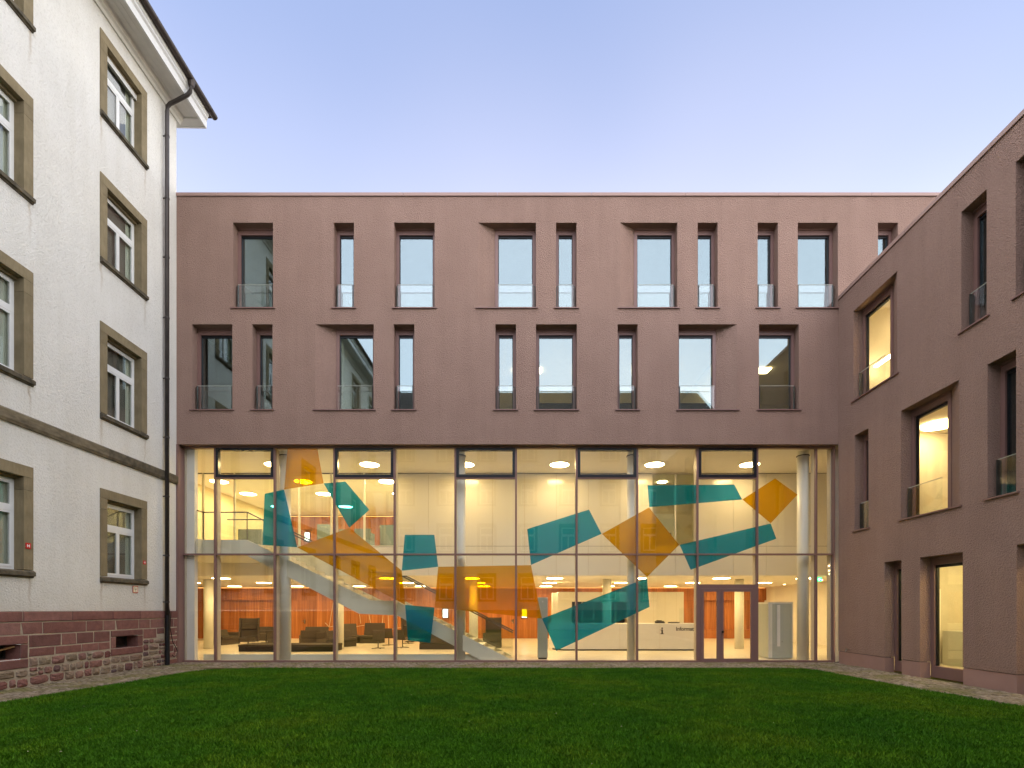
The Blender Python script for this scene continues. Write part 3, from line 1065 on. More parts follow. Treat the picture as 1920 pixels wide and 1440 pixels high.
# interior window with doors behind it
wa, wb = pj[8], pj[10]
iw = thing('interior_window', 'glazed opening in the white panel wall with two doors behind', 'window', ((wa + wb) / 2, PYW, ZJ))
hw = (wb - wa) / 2
for a, b in ((-hw + 0.03, -0.03 + (pj[9] - (wa + wb) / 2)), (pj[9] - (wa + wb) / 2 + 0.03, hw - 0.03)):
    MB().box(a, b, 0.0, 0.012, 0.03, HZ - ZJ - 0.06).build('pane', 'interior_glass', iw)
fr = MB().box(-hw, hw, -0.01, 0.06, 0, 0.03).box(-hw, hw, -0.01, 0.06, HZ - ZJ - 0.06, HZ - ZJ - 0.02)
c0 = pj[9] - (wa + wb) / 2
fr.box(-hw, -hw + 0.03, -0.01, 0.06, 0.03, HZ - ZJ - 0.06).box(hw - 0.03, hw, -0.01, 0.06, 0.03, HZ - ZJ - 0.06).box(c0 - 0.03, c0 + 0.03, -0.01, 0.06, 0.03, HZ - ZJ - 0.06)
fr.build('frame', 'panel_white', iw)
rm = MB()
ra, rb, ry = wa - 0.7, wb + 0.9, PYW + 3.2
rm.quad((ra, PYW + .1, GF + .003), (rb, PYW + .1, GF + .003), (rb, ry, GF + .003), (ra, ry, GF + .003))
rm.quad((ra, ry, GF), (rb, ry, GF), (rb, ry, HZ), (ra, ry, HZ)).quad((ra, PYW + .1, GF), (ra, ry, GF), (ra, ry, HZ), (ra, PYW + .1, HZ)).quad((rb, PYW + .1, GF), (rb, ry, GF), (rb, ry, HZ), (rb, PYW + .1, HZ))
room = struct(rm.build('upper_room_wall', 'cream_wall', merge=True))
for xa in (wa - 0.45, wa + 0.85):
    MB().box(xa, xa + 1.0, ry - 0.05, ry - 0.01, GF + 0.01, GF + 2.15).build('door', 'interior_white', room)
    MB().box(xa + 0.80, xa + 0.86, ry - 0.09, ry - 0.052, GF + 0.85, GF + 1.25).build('door_handle', 'black_paint', room)
MB().cyl(((wa + wb) / 2 - 0.1, PYW + 1.4, HZ - 0.004), ((wa + wb) / 2 - 0.1, PYW + 1.4, HZ - 0.03), 0.20, 16).build('room_light', 'room_lamp', room)

# wooden back walls, panel by panel, with light coves
def wood_wall(name, x0, x1, y, z0, z1, width, niches=()):
    ws = struct(MB().box(x0, x1, y + 0.32, y + 0.40, z0, z1).build(name, 'dark_base'))
    n = max(1, round((x1 - x0) / width))
    w = (x1 - x0) / n
    zs = z0 + (z1 - z0) * 0.745
    for i in range(n):
        a, b = x0 + i * w, x0 + (i + 1) * w
        rec = any(p < (a + b) / 2 < q for p, q in niches)
        MB().box(a + 0.003, b - 0.003, y, y + 0.03, zs + 0.003, z1 - 0.06).build('wood_panel', 'wood_veneer', ws)
        if rec:
            MB().box(a + 0.003, b - 0.003, y + 0.26, y + 0.29, z0 + 0.55, zs + 0.2).build('wood_panel', 'wood_veneer', ws)
            MB().box(a + 0.003, b - 0.003, y, y + 0.25, z0, z0 + 0.55).build('wood_panel', 'wood_veneer', ws)
        else:
            MB().box(a + 0.003, b - 0.003, y, y + 0.03, z0, zs - 0.003).build('wood_panel', 'wood_veneer', ws)
    for p, q in niches:
        MB().box(p, p + 0.02, y + 0.031, y + 0.3, z0, zs).build('niche_side', 'wood_veneer', ws)
    return ws


ww = wood_wall('wood_wall', HL + 0.2, HR + 1.6, BACK, 0.0, GZ, 0.31, ((-19.4, -15.2), (11.2, 16.0)))
MB().box(HL + 0.3, HR - 0.1, BACK + 0.005, BACK + 0.03, GZ - 0.05, GZ - 0.03).build('cove_strip', 'cove_light', ww)
for xp in (PX(572, BACK), PX(962, BACK)):
    MB().box(xp - 0.03, xp + 0.03, BACK - 0.05, BACK - 0.001, 0.92, 1.18).build('lock_plate', 'chrome', ww)
    MB().box(xp - 0.16, xp - 0.03, BACK - 0.07, BACK - 0.05, 1.06, 1.09).build('door_handle', 'chrome', ww)
wg = wood_wall('gallery_wood_wall', -14.09, -4.96, 29.8, GF, HZ - 0.05, 0.31)
MB().box(-14.0, -5.0, 29.805, 29.83, HZ - 0.10, HZ - 0.08).build('cove_strip', 'cove_light', wg)

# pale line drawing let into the wood wall
art = thing('wall_line_drawing', 'fine pale zigzag line drawing on the orange wood wall behind the sofas', 'wall art', (-9, BACK, 0))
for pts in ([(609.6, 1167.5), (617.6, 1175.5), (626, 1174), (640, 1170), (660, 1176), (685, 1172), (711.9, 1176), (728.7, 1181.9), (738.7, 1178.7), (752, 1176)],
            [(617.6, 1174), (625, 1130)], [(674, 1151), (676.5, 1169)], [(692, 1152), (695, 1169)], [(718.5, 1152), (716, 1177)], [(728, 1152), (729, 1181.5)]):
    MB().tube([(PX(a, BACK) + 9, -0.012, PZ(b, BACK)) for a, b in pts], 0.012, 6).build('line', 'sign_cream', art)

# ------------------------------------------------------------------ ceiling lamps
LAMPME = None


def ceiling_lamp(x, y, z, label, group):
    t = thing('ceiling_lamp', label, 'ceiling lamp', (x, y, z), group=group)
    MB().cyl((0, 0, -0.035), (0, 0, -0.001), 0.365, 32).build('rim', 'white_paint', t)
    n = 32
    MB().quad(*[(0.352 * math.cos(math.tau * i / n), 0.352 * math.sin(math.tau * i / n), -0.038) for i in range(n)]).build('diffuser', 'lamp_disc', t)


ORD = ['first', 'second', 'third', 'fourth', 'fifth', 'sixth', 'seventh', 'eighth', 'ninth', 'tenth']
GX = [-16.5 + 3.6 * k for k in range(9)]
for k, x in enumerate(GX[2:8]):
    ceiling_lamp(x, 19.4, HZ, f'round lit lamp in the high hall ceiling behind the glass, {ORD[k]} from the left', 'round lamps in the high hall ceiling')
for r, (y, rn) in enumerate(((21.95, 'nearer'), (24.3, 'middle'), (27.3, 'farthest'))):
    for k, x in enumerate(GX[1:4]):
        ceiling_lamp(x, y, HZ, f'round lit lamp over the gallery, {ORD[k]} from the left in the {rn} row', 'round lamps over the upper gallery')
for r, (y, rn) in enumerate(((22.1, 'front'), (25.8, 'middle'), (29.6, 'back'))):
    xs = GX[(1 if r == 0 else 0):9]
    for k, x in enumerate(xs):
        ceiling_lamp(x, y, GZ, f'round lit lamp in the low lobby ceiling, {ORD[k]} from the left in the {rn} row', 'round lamps in the low lobby ceiling')
for k, (x, y) in enumerate(((12.6, 22.9), (13.9, 23.6), (12.9, 26.5), (14.2, 27.5))):
    t = thing('downlight', f'tiny round downlight in the low ceiling by the right wall, {ORD[k]} from the glass', 'downlight', (x, y, GZ), group='small downlights by the right wall')
    MB().cyl((0, 0, -0.02), (0, 0, 0), 0.07, 16).build('ring', 'white_paint', t)
    MB().cyl((0, 0, -0.024), (0, 0, -0.021), 0.055, 16).build('lens', 'room_lamp', t)

# ------------------------------------------------------------------ columns
NAMES1 = ['leftmost', 'second from the left', 'third from the left', 'rightmost']
for k, px in enumerate((535, 862.5, 1186, 1505.5)):
    t = thing('column', f'tall round white column close behind the glass, {NAMES1[k]} of four', 'column', (PX(px, 17.95), 17.95, 0), group='tall columns behind the glass')
    MB().cyl((0, 0, 0), (0, 0, HZ - 0.16), 0.19, 40).build('shaft', 'column_white', t, smooth=False)
    for ob in t.children:
        for p in ob.data.polygons:
            p.use_smooth = len(p.vertices) == 4
    MB().cyl((0, 0, HZ - 0.16), (0, 0, HZ - 0.13), 0.21, 40).build('collar', 'dark_base', t)
    MB().cyl((0, 0, HZ - 0.13), (0, 0, HZ), 0.19, 40).build('head', 'column_white', t)
NAMES2 = ['leftmost', 'second from the left', 'third from the left', 'fourth from the left', 'rightmost']
for k, px in enumerate((391, 636, 888, 1138, 1386)):
    t = thing('column', f'shorter round column under the low lobby ceiling, {NAMES2[k]} of five', 'column', (PX(px, 23.3), 23.3, 0), group='columns under the low ceiling')
    sh = MB().cyl((0, 0, 0), (0, 0, GZ), 0.20, 40).build('shaft', 'column_white', t)
    for p in sh.data.polygons:
        p.use_smooth = len(p.vertices) == 4
    MB().cyl((0, 0, 0), (0, 0, 0.01), 0.215, 40).build('base_ring', 'mullion_inside', t)

# ------------------------------------------------------------------ staircase
SY0, SY1 = 17.80, 19.30
stair = thing('staircase', 'white staircase with solid stringers and glass balustrade climbing to the gallery', 'staircase', (-5, SY0, 0))
sx = lambda px: PX(px, SY0) + 5
szz = lambda py: PZ(py, SY0)
A = (sx(961.6), 0.02)
B = (sx(744), szz(1127))
C = (sx(695), szz(1125))
Dp = (sx(463), szz(1012))
E = (sx(381), szz(1012))
low = 0.50
poly_low = [A, B, (B[0], B[1] - low), (sx(904), 0.0), (A[0], 0.0)]
poly_mid = [B, C, (C[0] - 0.4, C[1] - low + 0.02), (B[0], B[1] - low)]
poly_up = [C, Dp, (Dp[0], Dp[1] - 0.55), (C[0] - 0.4, C[1] - low + 0.02)]
poly_top = [Dp, E, (E[0], E[1] - 0.55), (Dp[0], Dp[1] - 0.55)]
for side, (ya, yb) in enumerate(((0, 0.05), (1.45, 1.5))):
    outline = [A, B, C, Dp, E, (E[0], E[1] - 0.55), (Dp[0], Dp[1] - 0.55), (C[0] - 0.4, C[1] - low + 0.02), (B[0], B[1] - low), (sx(904), 0.0), (A[0], 0.0)]
    MB().prism(outline, 'y', ya, yb).build('stringer', 'stair_white', stair)
# return of the upper parapet towards the glass
MB().box(E[0] - 0.05, E[0], -0.30, 0.049, E[1] - 0.55, E[1]).build('landing_return', 'stair_white', stair)


def flight(p0, p1, n, ground=True):
    for i in range(n):
        f0, f1 = i / n, (i + 1) / n
        xa = p0[0] + (p1[0] - p0[0]) * f0
        xb = p0[0] + (p1[0] - p0[0]) * f1
        zt = p0[1] + (p1[1] - p0[1]) * f0 + 0.03
        MB().prism([(xa, zt), (xb - 0.02, zt), (xb - 0.02, zt - 0.25 if i or not ground else 0.0), (xa, zt - 0.17 if i or not ground else 0.0)], 'y', 0.052, 1.448).build('step', 'stone_floor', stair)


flight(A, B, 12)
flight(C, Dp, 12, False)
MB().box(C[0] - 0.02, B[0] + 0.02, 0.052, 1.448, C[1] - 0.30, C[1] - 0.08).build('landing', 'stone_floor', stair)
MB().box(E[0] - 1.6, Dp[0] + 0.02, 0.052, PYW - SY0, GF - 0.40, GF).build('landing', 'stone_floor', stair)
MB().box(E[0] - 1.6, Dp[0] + 0.02, 0.052, PYW - SY0, GF - 0.44, GF - 0.402).build('landing_soffit', 'stair_white', stair)
RH = 0.96
for ya in (0.015, 1.465):
    seq = [A, B, C, Dp, E]
    for a, b in zip(seq[:-1], seq[1:]):
        x0_, x1_ = a[0], b[0]
        MB().prism([(a[0] - 0.01, a[1]), (b[0] + 0.01, b[1]), (b[0] + 0.01, b[1] + RH), (a[0] - 0.01, a[1] + RH)], 'y', ya, ya + 0.015).build('glass_panel', 'railing_glass', stair)
    MB().tube([(p[0], ya + 0.007, p[1] + RH) for p in seq], 0.024, 8).build('handrail', 'dark_steel', stair)
MB().tube([(E[0], 0.02, E[1] + RH), (E[0] - 0.02, -0.30, E[1] + RH)], 0.024, 8).build('handrail', 'dark_steel', stair)
MB().box(E[0] - 0.03, E[0] - 0.015, -0.29, 0.01, E[1], E[1] + RH).build('glass_panel', 'railing_glass', stair)
for p in (E, Dp):
    MB().box(p[0] - 0.012, p[0] + 0.012, 0.004, 0.03, p[1], p[1] + RH).build('post', 'dark_steel', stair)

# low white plinth along the foot of the glass
pl = tag(MB().box(PX(382, 17.95), PX(905, 17.95), 17.93, 18.05, 0, 0.215).build('floor_plinth', 'stair_white', bevel=0.005), 'low white ledge on the floor behind the glass left of the stair foot', 'ledge')

# glazed gallery partition with white posts
gp = thing('gallery_partition', 'glazed gallery screen with slim white posts above the lower stair', 'glass screen', (-9.5, PYW, GF))
pxs = [381, 440, 561, 621, 683, 744]
for p in pxs:
    x = PX(p, PYW) + 9.5
    MB().box(x - 0.035, x + 0.035, -0.03, 0.05, 0.25 if p > 440 else 0.0, HZ - GF).build('post', 'column_white', gp)
    for dz in (1.15, 2.2):
        MB().cyl((x, -0.03, dz), (x, -0.045, dz), 0.03, 10).build('fixing', 'column_white', gp)
for a, b in zip(pxs[1:-1], pxs[2:]):
    MB().box(PX(a, PYW) + 9.5 + 0.036, PX(b, PYW) + 9.5 - 0.036, 0.0, 0.012, 0.27, HZ - GF - 0.03).build('pane', 'interior_glass', gp)
MB().box(-4.6, PX(744, PYW) + 9.5, -0.03, 0.05, HZ - GF - 0.028, HZ - GF - 0.002).build('head_rail', 'dark_base', gp)
MB().box(PX(440, PYW) + 9.5, PX(744, PYW) + 9.5, -0.02, 0.04, 0.251, 0.269).build('base_rail', 'column_white', gp)

# grey booth seats up on the gallery
for k, (px0, px1, yy, top) in enumerate(((594, 619, 25.0, 983), (635, 652, 24.0, 992), (664, 694, 24.6, 991), (712, 738, 26.0, 984), (446, 490, 22.2, 992))):
    lab = ['grey booth seat on the gallery right of the lit screen', 'narrow grey booth on the gallery left of the teal kite tip', 'grey booth on the gallery under the teal kite tip',
           'grey booth on the gallery by the white panel wall', 'grey low counter on the gallery at the top of the stair'][k]
    xa, xb = PX(px0, yy), PX(px1, yy)
    zt = PZ(top, yy) - GF
    t = thing('booth_seat', lab, 'booth seat', ((xa + xb) / 2, yy, GF), group='grey booths on the gallery')
    h = (xb - xa) / 2
    MB().box(-h, h, 0, 0.12, 0, zt).build('backrest', 'grey_booth', t, bevel=0.02)
    MB().box(-h, -h + 0.1, 0.121, 0.8, 0, zt * 0.9).build('side_panel', 'grey_booth', t, bevel=0.02)
    MB().box(h - 0.1, h, 0.121, 0.8, 0, zt * 0.9).build('side_panel', 'grey_booth', t, bevel=0.02)
    MB().box(-h + 0.102, h - 0.102, 0.122, 0.75, 0.05, 0.45).build('seat', 'grey_booth', t, bevel=0.02)


# wall screens beside the meeting rooms
def screen(px0, px1, py0, py1, Y, label, txt):
    xa, xb, za, zb = PX(px0, Y), PX(px1, Y), PZ(py1, Y), PZ(py0, Y)
    t = thing('wall_screen', label, 'screen', ((xa + xb) / 2, Y, za), group='lit door screens on the wood walls')
    h = (xb - xa) / 2
    MB().box(-h, h, -0.05, -0.003, 0, zb - za).build('housing', 'black_paint', t, bevel=0.006)
    MB().quad((-h + .035, -0.054, .035), (h - .035, -0.054, .035), (h - .035, -0.054, zb - za - .035), (-h + .035, -0.054, zb - za - .035)).build('display', 'screen_white', t)
    tx = text_mesh(txt, 0.16, 'lettering', 'lettering_black', t)
    tx.location = (-h, -0.004, zb - za + 0.06)


def text_mesh(s, size, name, mat, parent, bold=0.0):
    cu = bpy.data.curves.new(name, 'FONT')
    cu.body = s
    cu.size = size
    cu.offset = bold
    cu.extrude = 0.001
    tmp = bpy.data.objects.new('tmp', cu)
    COL.objects.link(tmp)
    dg = bpy.context.evaluated_depsgraph_get()
    me = bpy.data.meshes.new_from_object(tmp.evaluated_get(dg))
    bpy.data.objects.remove(tmp)
    me.transform(Matrix.Rotation(R(90), 4, 'X'))
    me.materials.clear()
    me.materials.append(M[mat])
    return link(name, me, parent)


screen(829.5, 841, 1141, 1159, BACK, 'white lit screen on the wood wall just right of the lowest teal film', 'Saal 2')
screen(977.5, 989, 1141, 1159, BACK, 'lit screen on the wood wall seen through the broad orange film', 'Saal 4')
screen(571, 582, 997.5, 1015.5, 29.78, 'white lit screen on the upper gallery wall beside the stair', 'Saal 10')

# ------------------------------------------------------------------ reception
CYR = 22.2
rc = thing('reception_counter', 'long white reception counter with black i and Information lettering', 'counter', (5, CYR, 0))
cx0, cx1 = PX(1055, CYR) - 5, PX(1320, CYR) - 5
top = PZ(1169, CYR)
MB().prism([(cx0, 0.0), (cx1, 0.0), (cx1, 0.8), (cx0 - 0.55, 0.8), (cx0 - 0.45, 0.6)], 'z', 0.06, top).build('body', 'interior_white', rc)
MB().prism([(cx0 + 0.05, 0.05), (cx1 - 0.05, 0.05), (cx1 - 0.05, 0.75), (cx0 - 0.4, 0.75)], 'z', 0.0, 0.06).build('toe_kick', 'dark_base', rc)
for px in (1162, 1237):
    xx = PX(px, CYR) - 5
    MB().box(xx - 0.004, xx + 0.004, -0.0015, 0.0, 0.07, top - 0.01).build('front_joint', 'mullion_inside', rc)
tx = text_mesh('Information', 0.305, 'lettering', 'lettering_black', rc, 0.006)
tw = max(v.co.x for v in tx.data.vertices)
tx.data.transform(Matrix.Diagonal((1.06 / tw, 1, 0.165 / max(v.co.z for v in tx.data.vertices), 1)))
tx.location = (PX(1267, CYR) - 5, -0.004, PZ(1182.5, CYR))
ii = MB()
ix, iz, iu = PX(1241.5, CYR) - 5, PZ(1189, CYR), 0.29
ii.box(ix - 0.075, ix + 0.075, -0.004, -0.001, iz, iz + 0.03).box(ix - 0.032, ix + 0.032, -0.005, -0.001, iz + 0.028, iz + 0.2).box(ix - 0.07, ix - 0.03, -0.0045, -0.001, iz + 0.165, iz + 0.2)
ii.cyl((ix, -0.001, iz + 0.255), (ix, -0.005, iz + 0.255), 0.036, 16)
ii.build('i_symbol', 'lettering_black', rc)
for k, (pa, pb, hgt) in enumerate(((1234, 1251, 0.10), (1259, 1280, 0.045))):
    lab = ('black telephone lying on the reception counter above the i sign', 'flat black keyboard on the reception counter right of the telephone')[k]
    t = thing('desk_telephone' if k == 0 else 'keyboard', lab, 'telephone' if k == 0 else 'keyboard', (PX((pa + pb) / 2, CYR), CYR + 0.45, top))
    h = (PX(pb, CYR) - PX(pa, CYR)) / 2
    MB().prism([(-0.1, 0), (0.1, 0), (0.1, hgt), (-0.1, hgt * 0.5)], 'x', -h, h).build('body', 'black_paint', t)
    if k == 0:
        MB().box(-h * 0.8, h * 0.4, -0.05, 0.03, hgt, hgt + 0.03).build('handset', 'black_paint', t, bevel=0.01)
    else:
        MB().box(-h * 0.95, h * 0.95, -0.08, 0.08, hgt, hgt + 0.012).build('key_bed', 'dark_base', t)
scr = thing('counter_screen', 'clear upright glass screen at the right end of the reception counter', 'glass screen', (PX(1293, CYR + .3), CYR + 0.3, top))
MB().box(-0.45, 0.2, 0, 0.012, 0.0, 0.66).build('pane', 'railing_glass', scr)
MB().box(-0.45, 0.2, -0.01, 0.022, 0.0, 0.02).build('foot', 'chrome', scr)
# white service unit behind the counter
su = thing('service_unit', 'white wall unit with open dark shelves behind the reception counter', 'wall unit', (5, 25.6, 0))
ux0, ux1 = PX(1046, 25.6) - 5, PX(1282, 25.6) - 5
uz = PZ(1110, 25.6)
na, nb, nz0, nz1 = PX(1072, 25.6) - 5, PX(1176, 25.6) - 5, PZ(1170, 25.6), PZ(1128, 25.6)
MB().box(ux0, na, 0, 0.6, 0, uz).build('cabinet', 'interior_white', su)
MB().box(nb, ux1, 0, 0.6, 0, uz).build('cabinet', 'interior_white', su)
MB().box(na, nb, 0.0, 0.6, nz1, uz - 0.001).build('bulkhead', 'interior_white', su)
MB().box(na, nb, 0.0, 0.6, 0, nz0).build('base_cabinet', 'interior_white', su)
MB().box(na, nb, 0.55, 0.6, nz0, nz1).build('shelf_back', 'dark_base', su)
for i in range(6):
    x = na + (nb - na) * i / 5
    MB().box(max(na, x - 0.012), min(nb, x + 0.012), 0.02, 0.549, nz0, nz1).build('divider', 'mullion_inside', su)
MB().box(na, nb, 0.05, 0.54, nz0 + 0.25, nz0 + 0.27).build('shelf', 'mullion_inside', su)
MB().box(ux0 - 0.25, ux0 - 0.001, 0.1, 1.2, 0, uz - 0.03).build('side_panel', 'interior_white', su)
for px in (1225, 1247, 1268):
    xx = PX(px, 25.6) - 5
    MB().box(xx - 0.004, xx + 0.004, -0.002, 0.0, 0.05, uz - 0.02).build('door_joint', 'mullion_inside', su)

# information stele and display cabinet close to the glass
st = thing('information_stele', 'slim pale grey stele standing behind the glass left of the counter', 'stele', (PX(1017.5, 18.4), 18.4, 0))
hh = PX(1027, 18.4) - PX(1017.5, 18.4)
MB().box(-hh, hh, 0, 0.22, 0.05, PZ(1120, 18.4)).build('body', 'grey_cabinet', st, bevel=0.006)
MB().box(-hh + 0.03, hh - 0.03, 0.03, 0.19, 0, 0.05).build('foot', 'dark_base', st)
MB().cyl((0, -0.004, PZ(1128, 18.4)), (0, 0.0, PZ(1128, 18.4)), 0.02, 12).build('emblem', 'sign_white', st)
dc = thing('display_cabinet', 'tall pale grey box cabinet standing behind the glass right of the door', 'cabinet', (PX(1462, 18.5), 18.5, 0))
ca, cb = PX(1441, 18.5) - PX(1462, 18.5), PX(1486, 18.5) - PX(1462, 18.5)
cz = PZ(1129, 18.5)
MB().box(ca, cb, 0.0, 0.85, 0.02, cz - 0.06).build('body', 'grey_cabinet', dc)
MB().box(ca - 0.012, cb + 0.012, -0.015, 0.87, cz - 0.058, cz).build('top_frame', 'column_white', dc)
MB().box(ca - 0.012, ca + 0.13, -0.014, -0.001, 0.03, cz - 0.06).build('edge_strip', 'column_white', dc)
MB().box(cb - 0.03, cb + 0.012, -0.014, -0.001, 0.03, cz - 0.06).build('edge_strip', 'column_white', dc)
MB().box(ca + 0.31, ca + 0.42, -0.006, -0.001, 0.45, cz - 0.1).build('pale_strip', 'interior_white', dc)
MB().cyl((ca + 0.5, -0.006, 0.62), (ca + 0.5, -0.001, 0.62), 0.015, 10).build('lock', 'dark_steel', dc)
# green exit sign
ex = thing('exit_sign', 'small green lit emergency exit sign hanging by the right wall', 'exit sign', (PX(1535.5, 21.2), 21.2, 2.95))
MB().box(-0.11, 0.11, -0.02, 0.02, 0, 0.16).build('housing', 'exit_green', ex)
ar = MB().box(-0.015, 0.015, -0.024, -0.0205, 0.03, 0.13).box(-0.05, 0.05, -0.0245, -0.0205, 0.065, 0.095)
ar.build('pictogram', 'exit_white', ex)
MB().cyl((0, 0, 0.16), (0, 0, 0.21), 0.008, 8).build('hanger', 'chrome', ex)


# ------------------------------------------------------------------ lounge furniture
def sofa(label, x, y, rz, w, back, seat=0.42, depth=0.75, arms=(0, 0), name='sofa', group='dark lounge sofas'):
    """front towards -y of its own space"""
    t = thing(name, label, 'sofa', (x, y, 0), rz, group)
    MB().box(-w / 2, w / 2, 0.04, depth, 0.0, seat - 0.15).build('base', 'upholstery', t, bevel=0.012)
    MB().box(-w / 2, w / 2, 0.0, depth - 0.16, seat - 0.145, seat).build('seat', 'upholstery', t, bevel=0.03)
    MB().prism([(depth - 0.20, seat + 0.005), (depth, seat - 0.14), (depth + 0.06, back), (depth - 0.06, back)], 'x', -w / 2, w / 2).build('backrest', 'upholstery', t, bevel=0.02)
    for s_i, on in zip((-1, 1), arms):
        if on:
            MB().box(s_i * w / 2 - (0.0 if s_i > 0 else 0.14), s_i * w / 2 + (0.14 if s_i > 0 else 0.0), 0.02, depth, 0.0, on).build('armrest', 'upholstery', t, bevel=0.015)
    return t


def platform_bench(label, xa, xb, ya, yb, h):
    t = thing('bench', label, 'bench', ((xa + xb) / 2, ya, 0), group='dark lounge sofas')
    w = (xb - xa) / 2
    MB().box(-w + 0.02, w - 0.02, 0.02, yb - ya - 0.02, 0, h - 0.09).build('base', 'dark_base', t, bevel=0.006)
    MB().box(-w, w, 0, yb - ya, h - 0.088, h).build('cushion', 'upholstery', t, bevel=0.02)
    return t


def high_armchair(label, x, y, rz, w=0.85, h=1.36):
    t = thing('armchair', label, 'armchair', (x, y, 0), rz, 'high backed lounge armchairs')
    MB().prism([(0.50, 0.24), (0.62, 0.24), (0.80, h), (0.66, h)], 'x', -w / 2 + 0.08, w / 2 - 0.08).build('backrest', 'upholstery', t, bevel=0.02)
    MB().prism([(0.45, 0.86), (0.56, 0.80), (0.60, 0.98), (0.48, 1.0)], 'x', -w / 2 + 0.10, w / 2 - 0.10).build('head_cushion', 'upholstery', t, bevel=0.02)
    for s_i in (-1, 1):
        MB().prism([(0.30, 0.24), (0.66, 0.24), (0.82, h + 0.01), (0.50, h + 0.01)], 'x', s_i * (w / 2 - 0.075), s_i * w / 2).build('wing', 'upholstery', t, bevel=0.012)
    MB().box(-w / 2 + 0.06, w / 2 - 0.06, 0.0, 0.58, 0.25, 0.44).build('seat', 'upholstery', t, bevel=0.03)
    MB().cyl((0, 0.32, 0.02), (0, 0.32, 0.25), 0.03, 10).build('pedestal', 'dark_steel', t)
    for k in range(4):
        a = math.tau * k / 4 + 0.5
        MB().tube([(0, 0.32, 0.02), (0.32 * math.cos(a), 0.32 + 0.32 * math.sin(a), 0.02)], 0.02, 6).build('foot', 'dark_steel', t)
    return t


def swivel_chair(label, x, y, rz):
    t = thing('swivel_chair', label, 'chair', (x, y, 0), rz, 'dark swivel chairs')
    MB().prism([(0.16, 0.42), (0.22, 0.40), (0.36, 0.86), (0.30, 0.86)], 'x', -0.26, 0.26).build('backrest', 'upholstery', t, bevel=0.02)
    MB().box(-0.25, 0.25, -0.28, 0.20, 0.37, 0.45).build('seat', 'upholstery', t, bevel=0.03)
    MB().cyl((0, 0, 0.03), (0, 0, 0.37), 0.025, 10).build('pedestal', 'dark_steel', t)
    for k in range(4):
        a = math.tau * k / 4 + 0.3
        MB().tube([(0, 0, 0.035), (0.3 * math.cos(a), 0.3 * math.sin(a), 0.015)], 0.018, 6).build('foot', 'dark_steel', t)
    return t


def side_table(label, x, y):
    t = thing('side_table', label, 'table', (x, y, 0))
    MB().cyl((0, 0, 0.60), (0, 0, 0.63), 0.42, 24).build('table_top', 'dark_base', t)
    MB().cyl((0, 0, 0.02), (0, 0, 0.60), 0.03, 10).build('pedestal', 'dark_steel', t)
    MB().cyl((0, 0, 0), (0, 0, 0.02), 0.26, 20).build('base_plate', 'dark_steel', t)


platform_bench('long low dark bench platform nearest the glass at the left', PX(446, 21.6), PX(624, 21.6), 21.6, 22.8, 0.30)
high_armchair('tall winged dark armchair behind the left end of the low bench', PX(467, 24.4), 24.2, R(18))
sofa('square dark sofa block at the far left of the lounge', PX(431, 26.0), 26.1, R(82), 1.2, 0.74, arms=(0, 0.6))
sofa('dark sofa along the wood wall left of the bay frame', PX(497, 29.6), 29.2, 0, 2.0, 0.78)
side_table('small round dark table beside the winged armchair', PX(499, 27.6), 27.6)
sofa('dark sofa block turned away behind the low bench', PX(517, 27.3), 27.9, R(180), 0.75, 0.62)
sofa('dark sofa facing left behind the round column', PX(571, 27.0), 27.5, R(-150), 0.95, 0.70)
sofa('dark sofa along the wood wall right of the wood door', PX(592, 29.6), 29.2, R(4), 1.3, 0.78)
sofa('plain dark sofa back at the right end of the low bench', PX(611, 26.8), 27.4, R(180), 0.9, 0.60)
sofa('low dark sofa angled beside the second lobby column', PX(650, 24.6), 24.4, R(52), 1.3, 0.78, depth=0.62)
sofa('high backed dark corner sofa under the stair', PX(697, 27.4), 27.0, R(-6), 1.1, 1.06)
sofa('high backed dark sofa end left of the corner sofa', PX(663, 27.2), 27.0, R(40), 1.0, 1.02)
swivel_chair('dark swivel chair nearest the glass below the stair landing', PX(709, 23.4), 23.4, R(200))
swivel_chair('dark swivel chair behind the frame bar below the landing', PX(729, 25.5), 25.5, R(178))
swivel_chair('dark swivel chair left of the lowest teal film', PX(755, 23.9), 23.9, R(160))
swivel_chair('dark swivel chair seen through the lowest teal film', PX(765, 26.8), 26.8, R(185))
high_armchair('tall dark armchair seen through the lowest teal film', PX(770, 28.0), 28.0, R(20))
sofa('wide dark sofa back under the lower stair flight', PX(818, 22.9), 23.6, R(180), 1.5, 0.73, arms=(0.5, 0))
high_armchair('tall dark armchair turned away beside the stair foot', PX(924, 25.2), 25.2, R(186), 0.75, 1.4)
sofa('small square dark sofa in front of the tall armchair by the stair foot', PX(923, 24.0), 24.5, R(180), 0.85, 0.7)

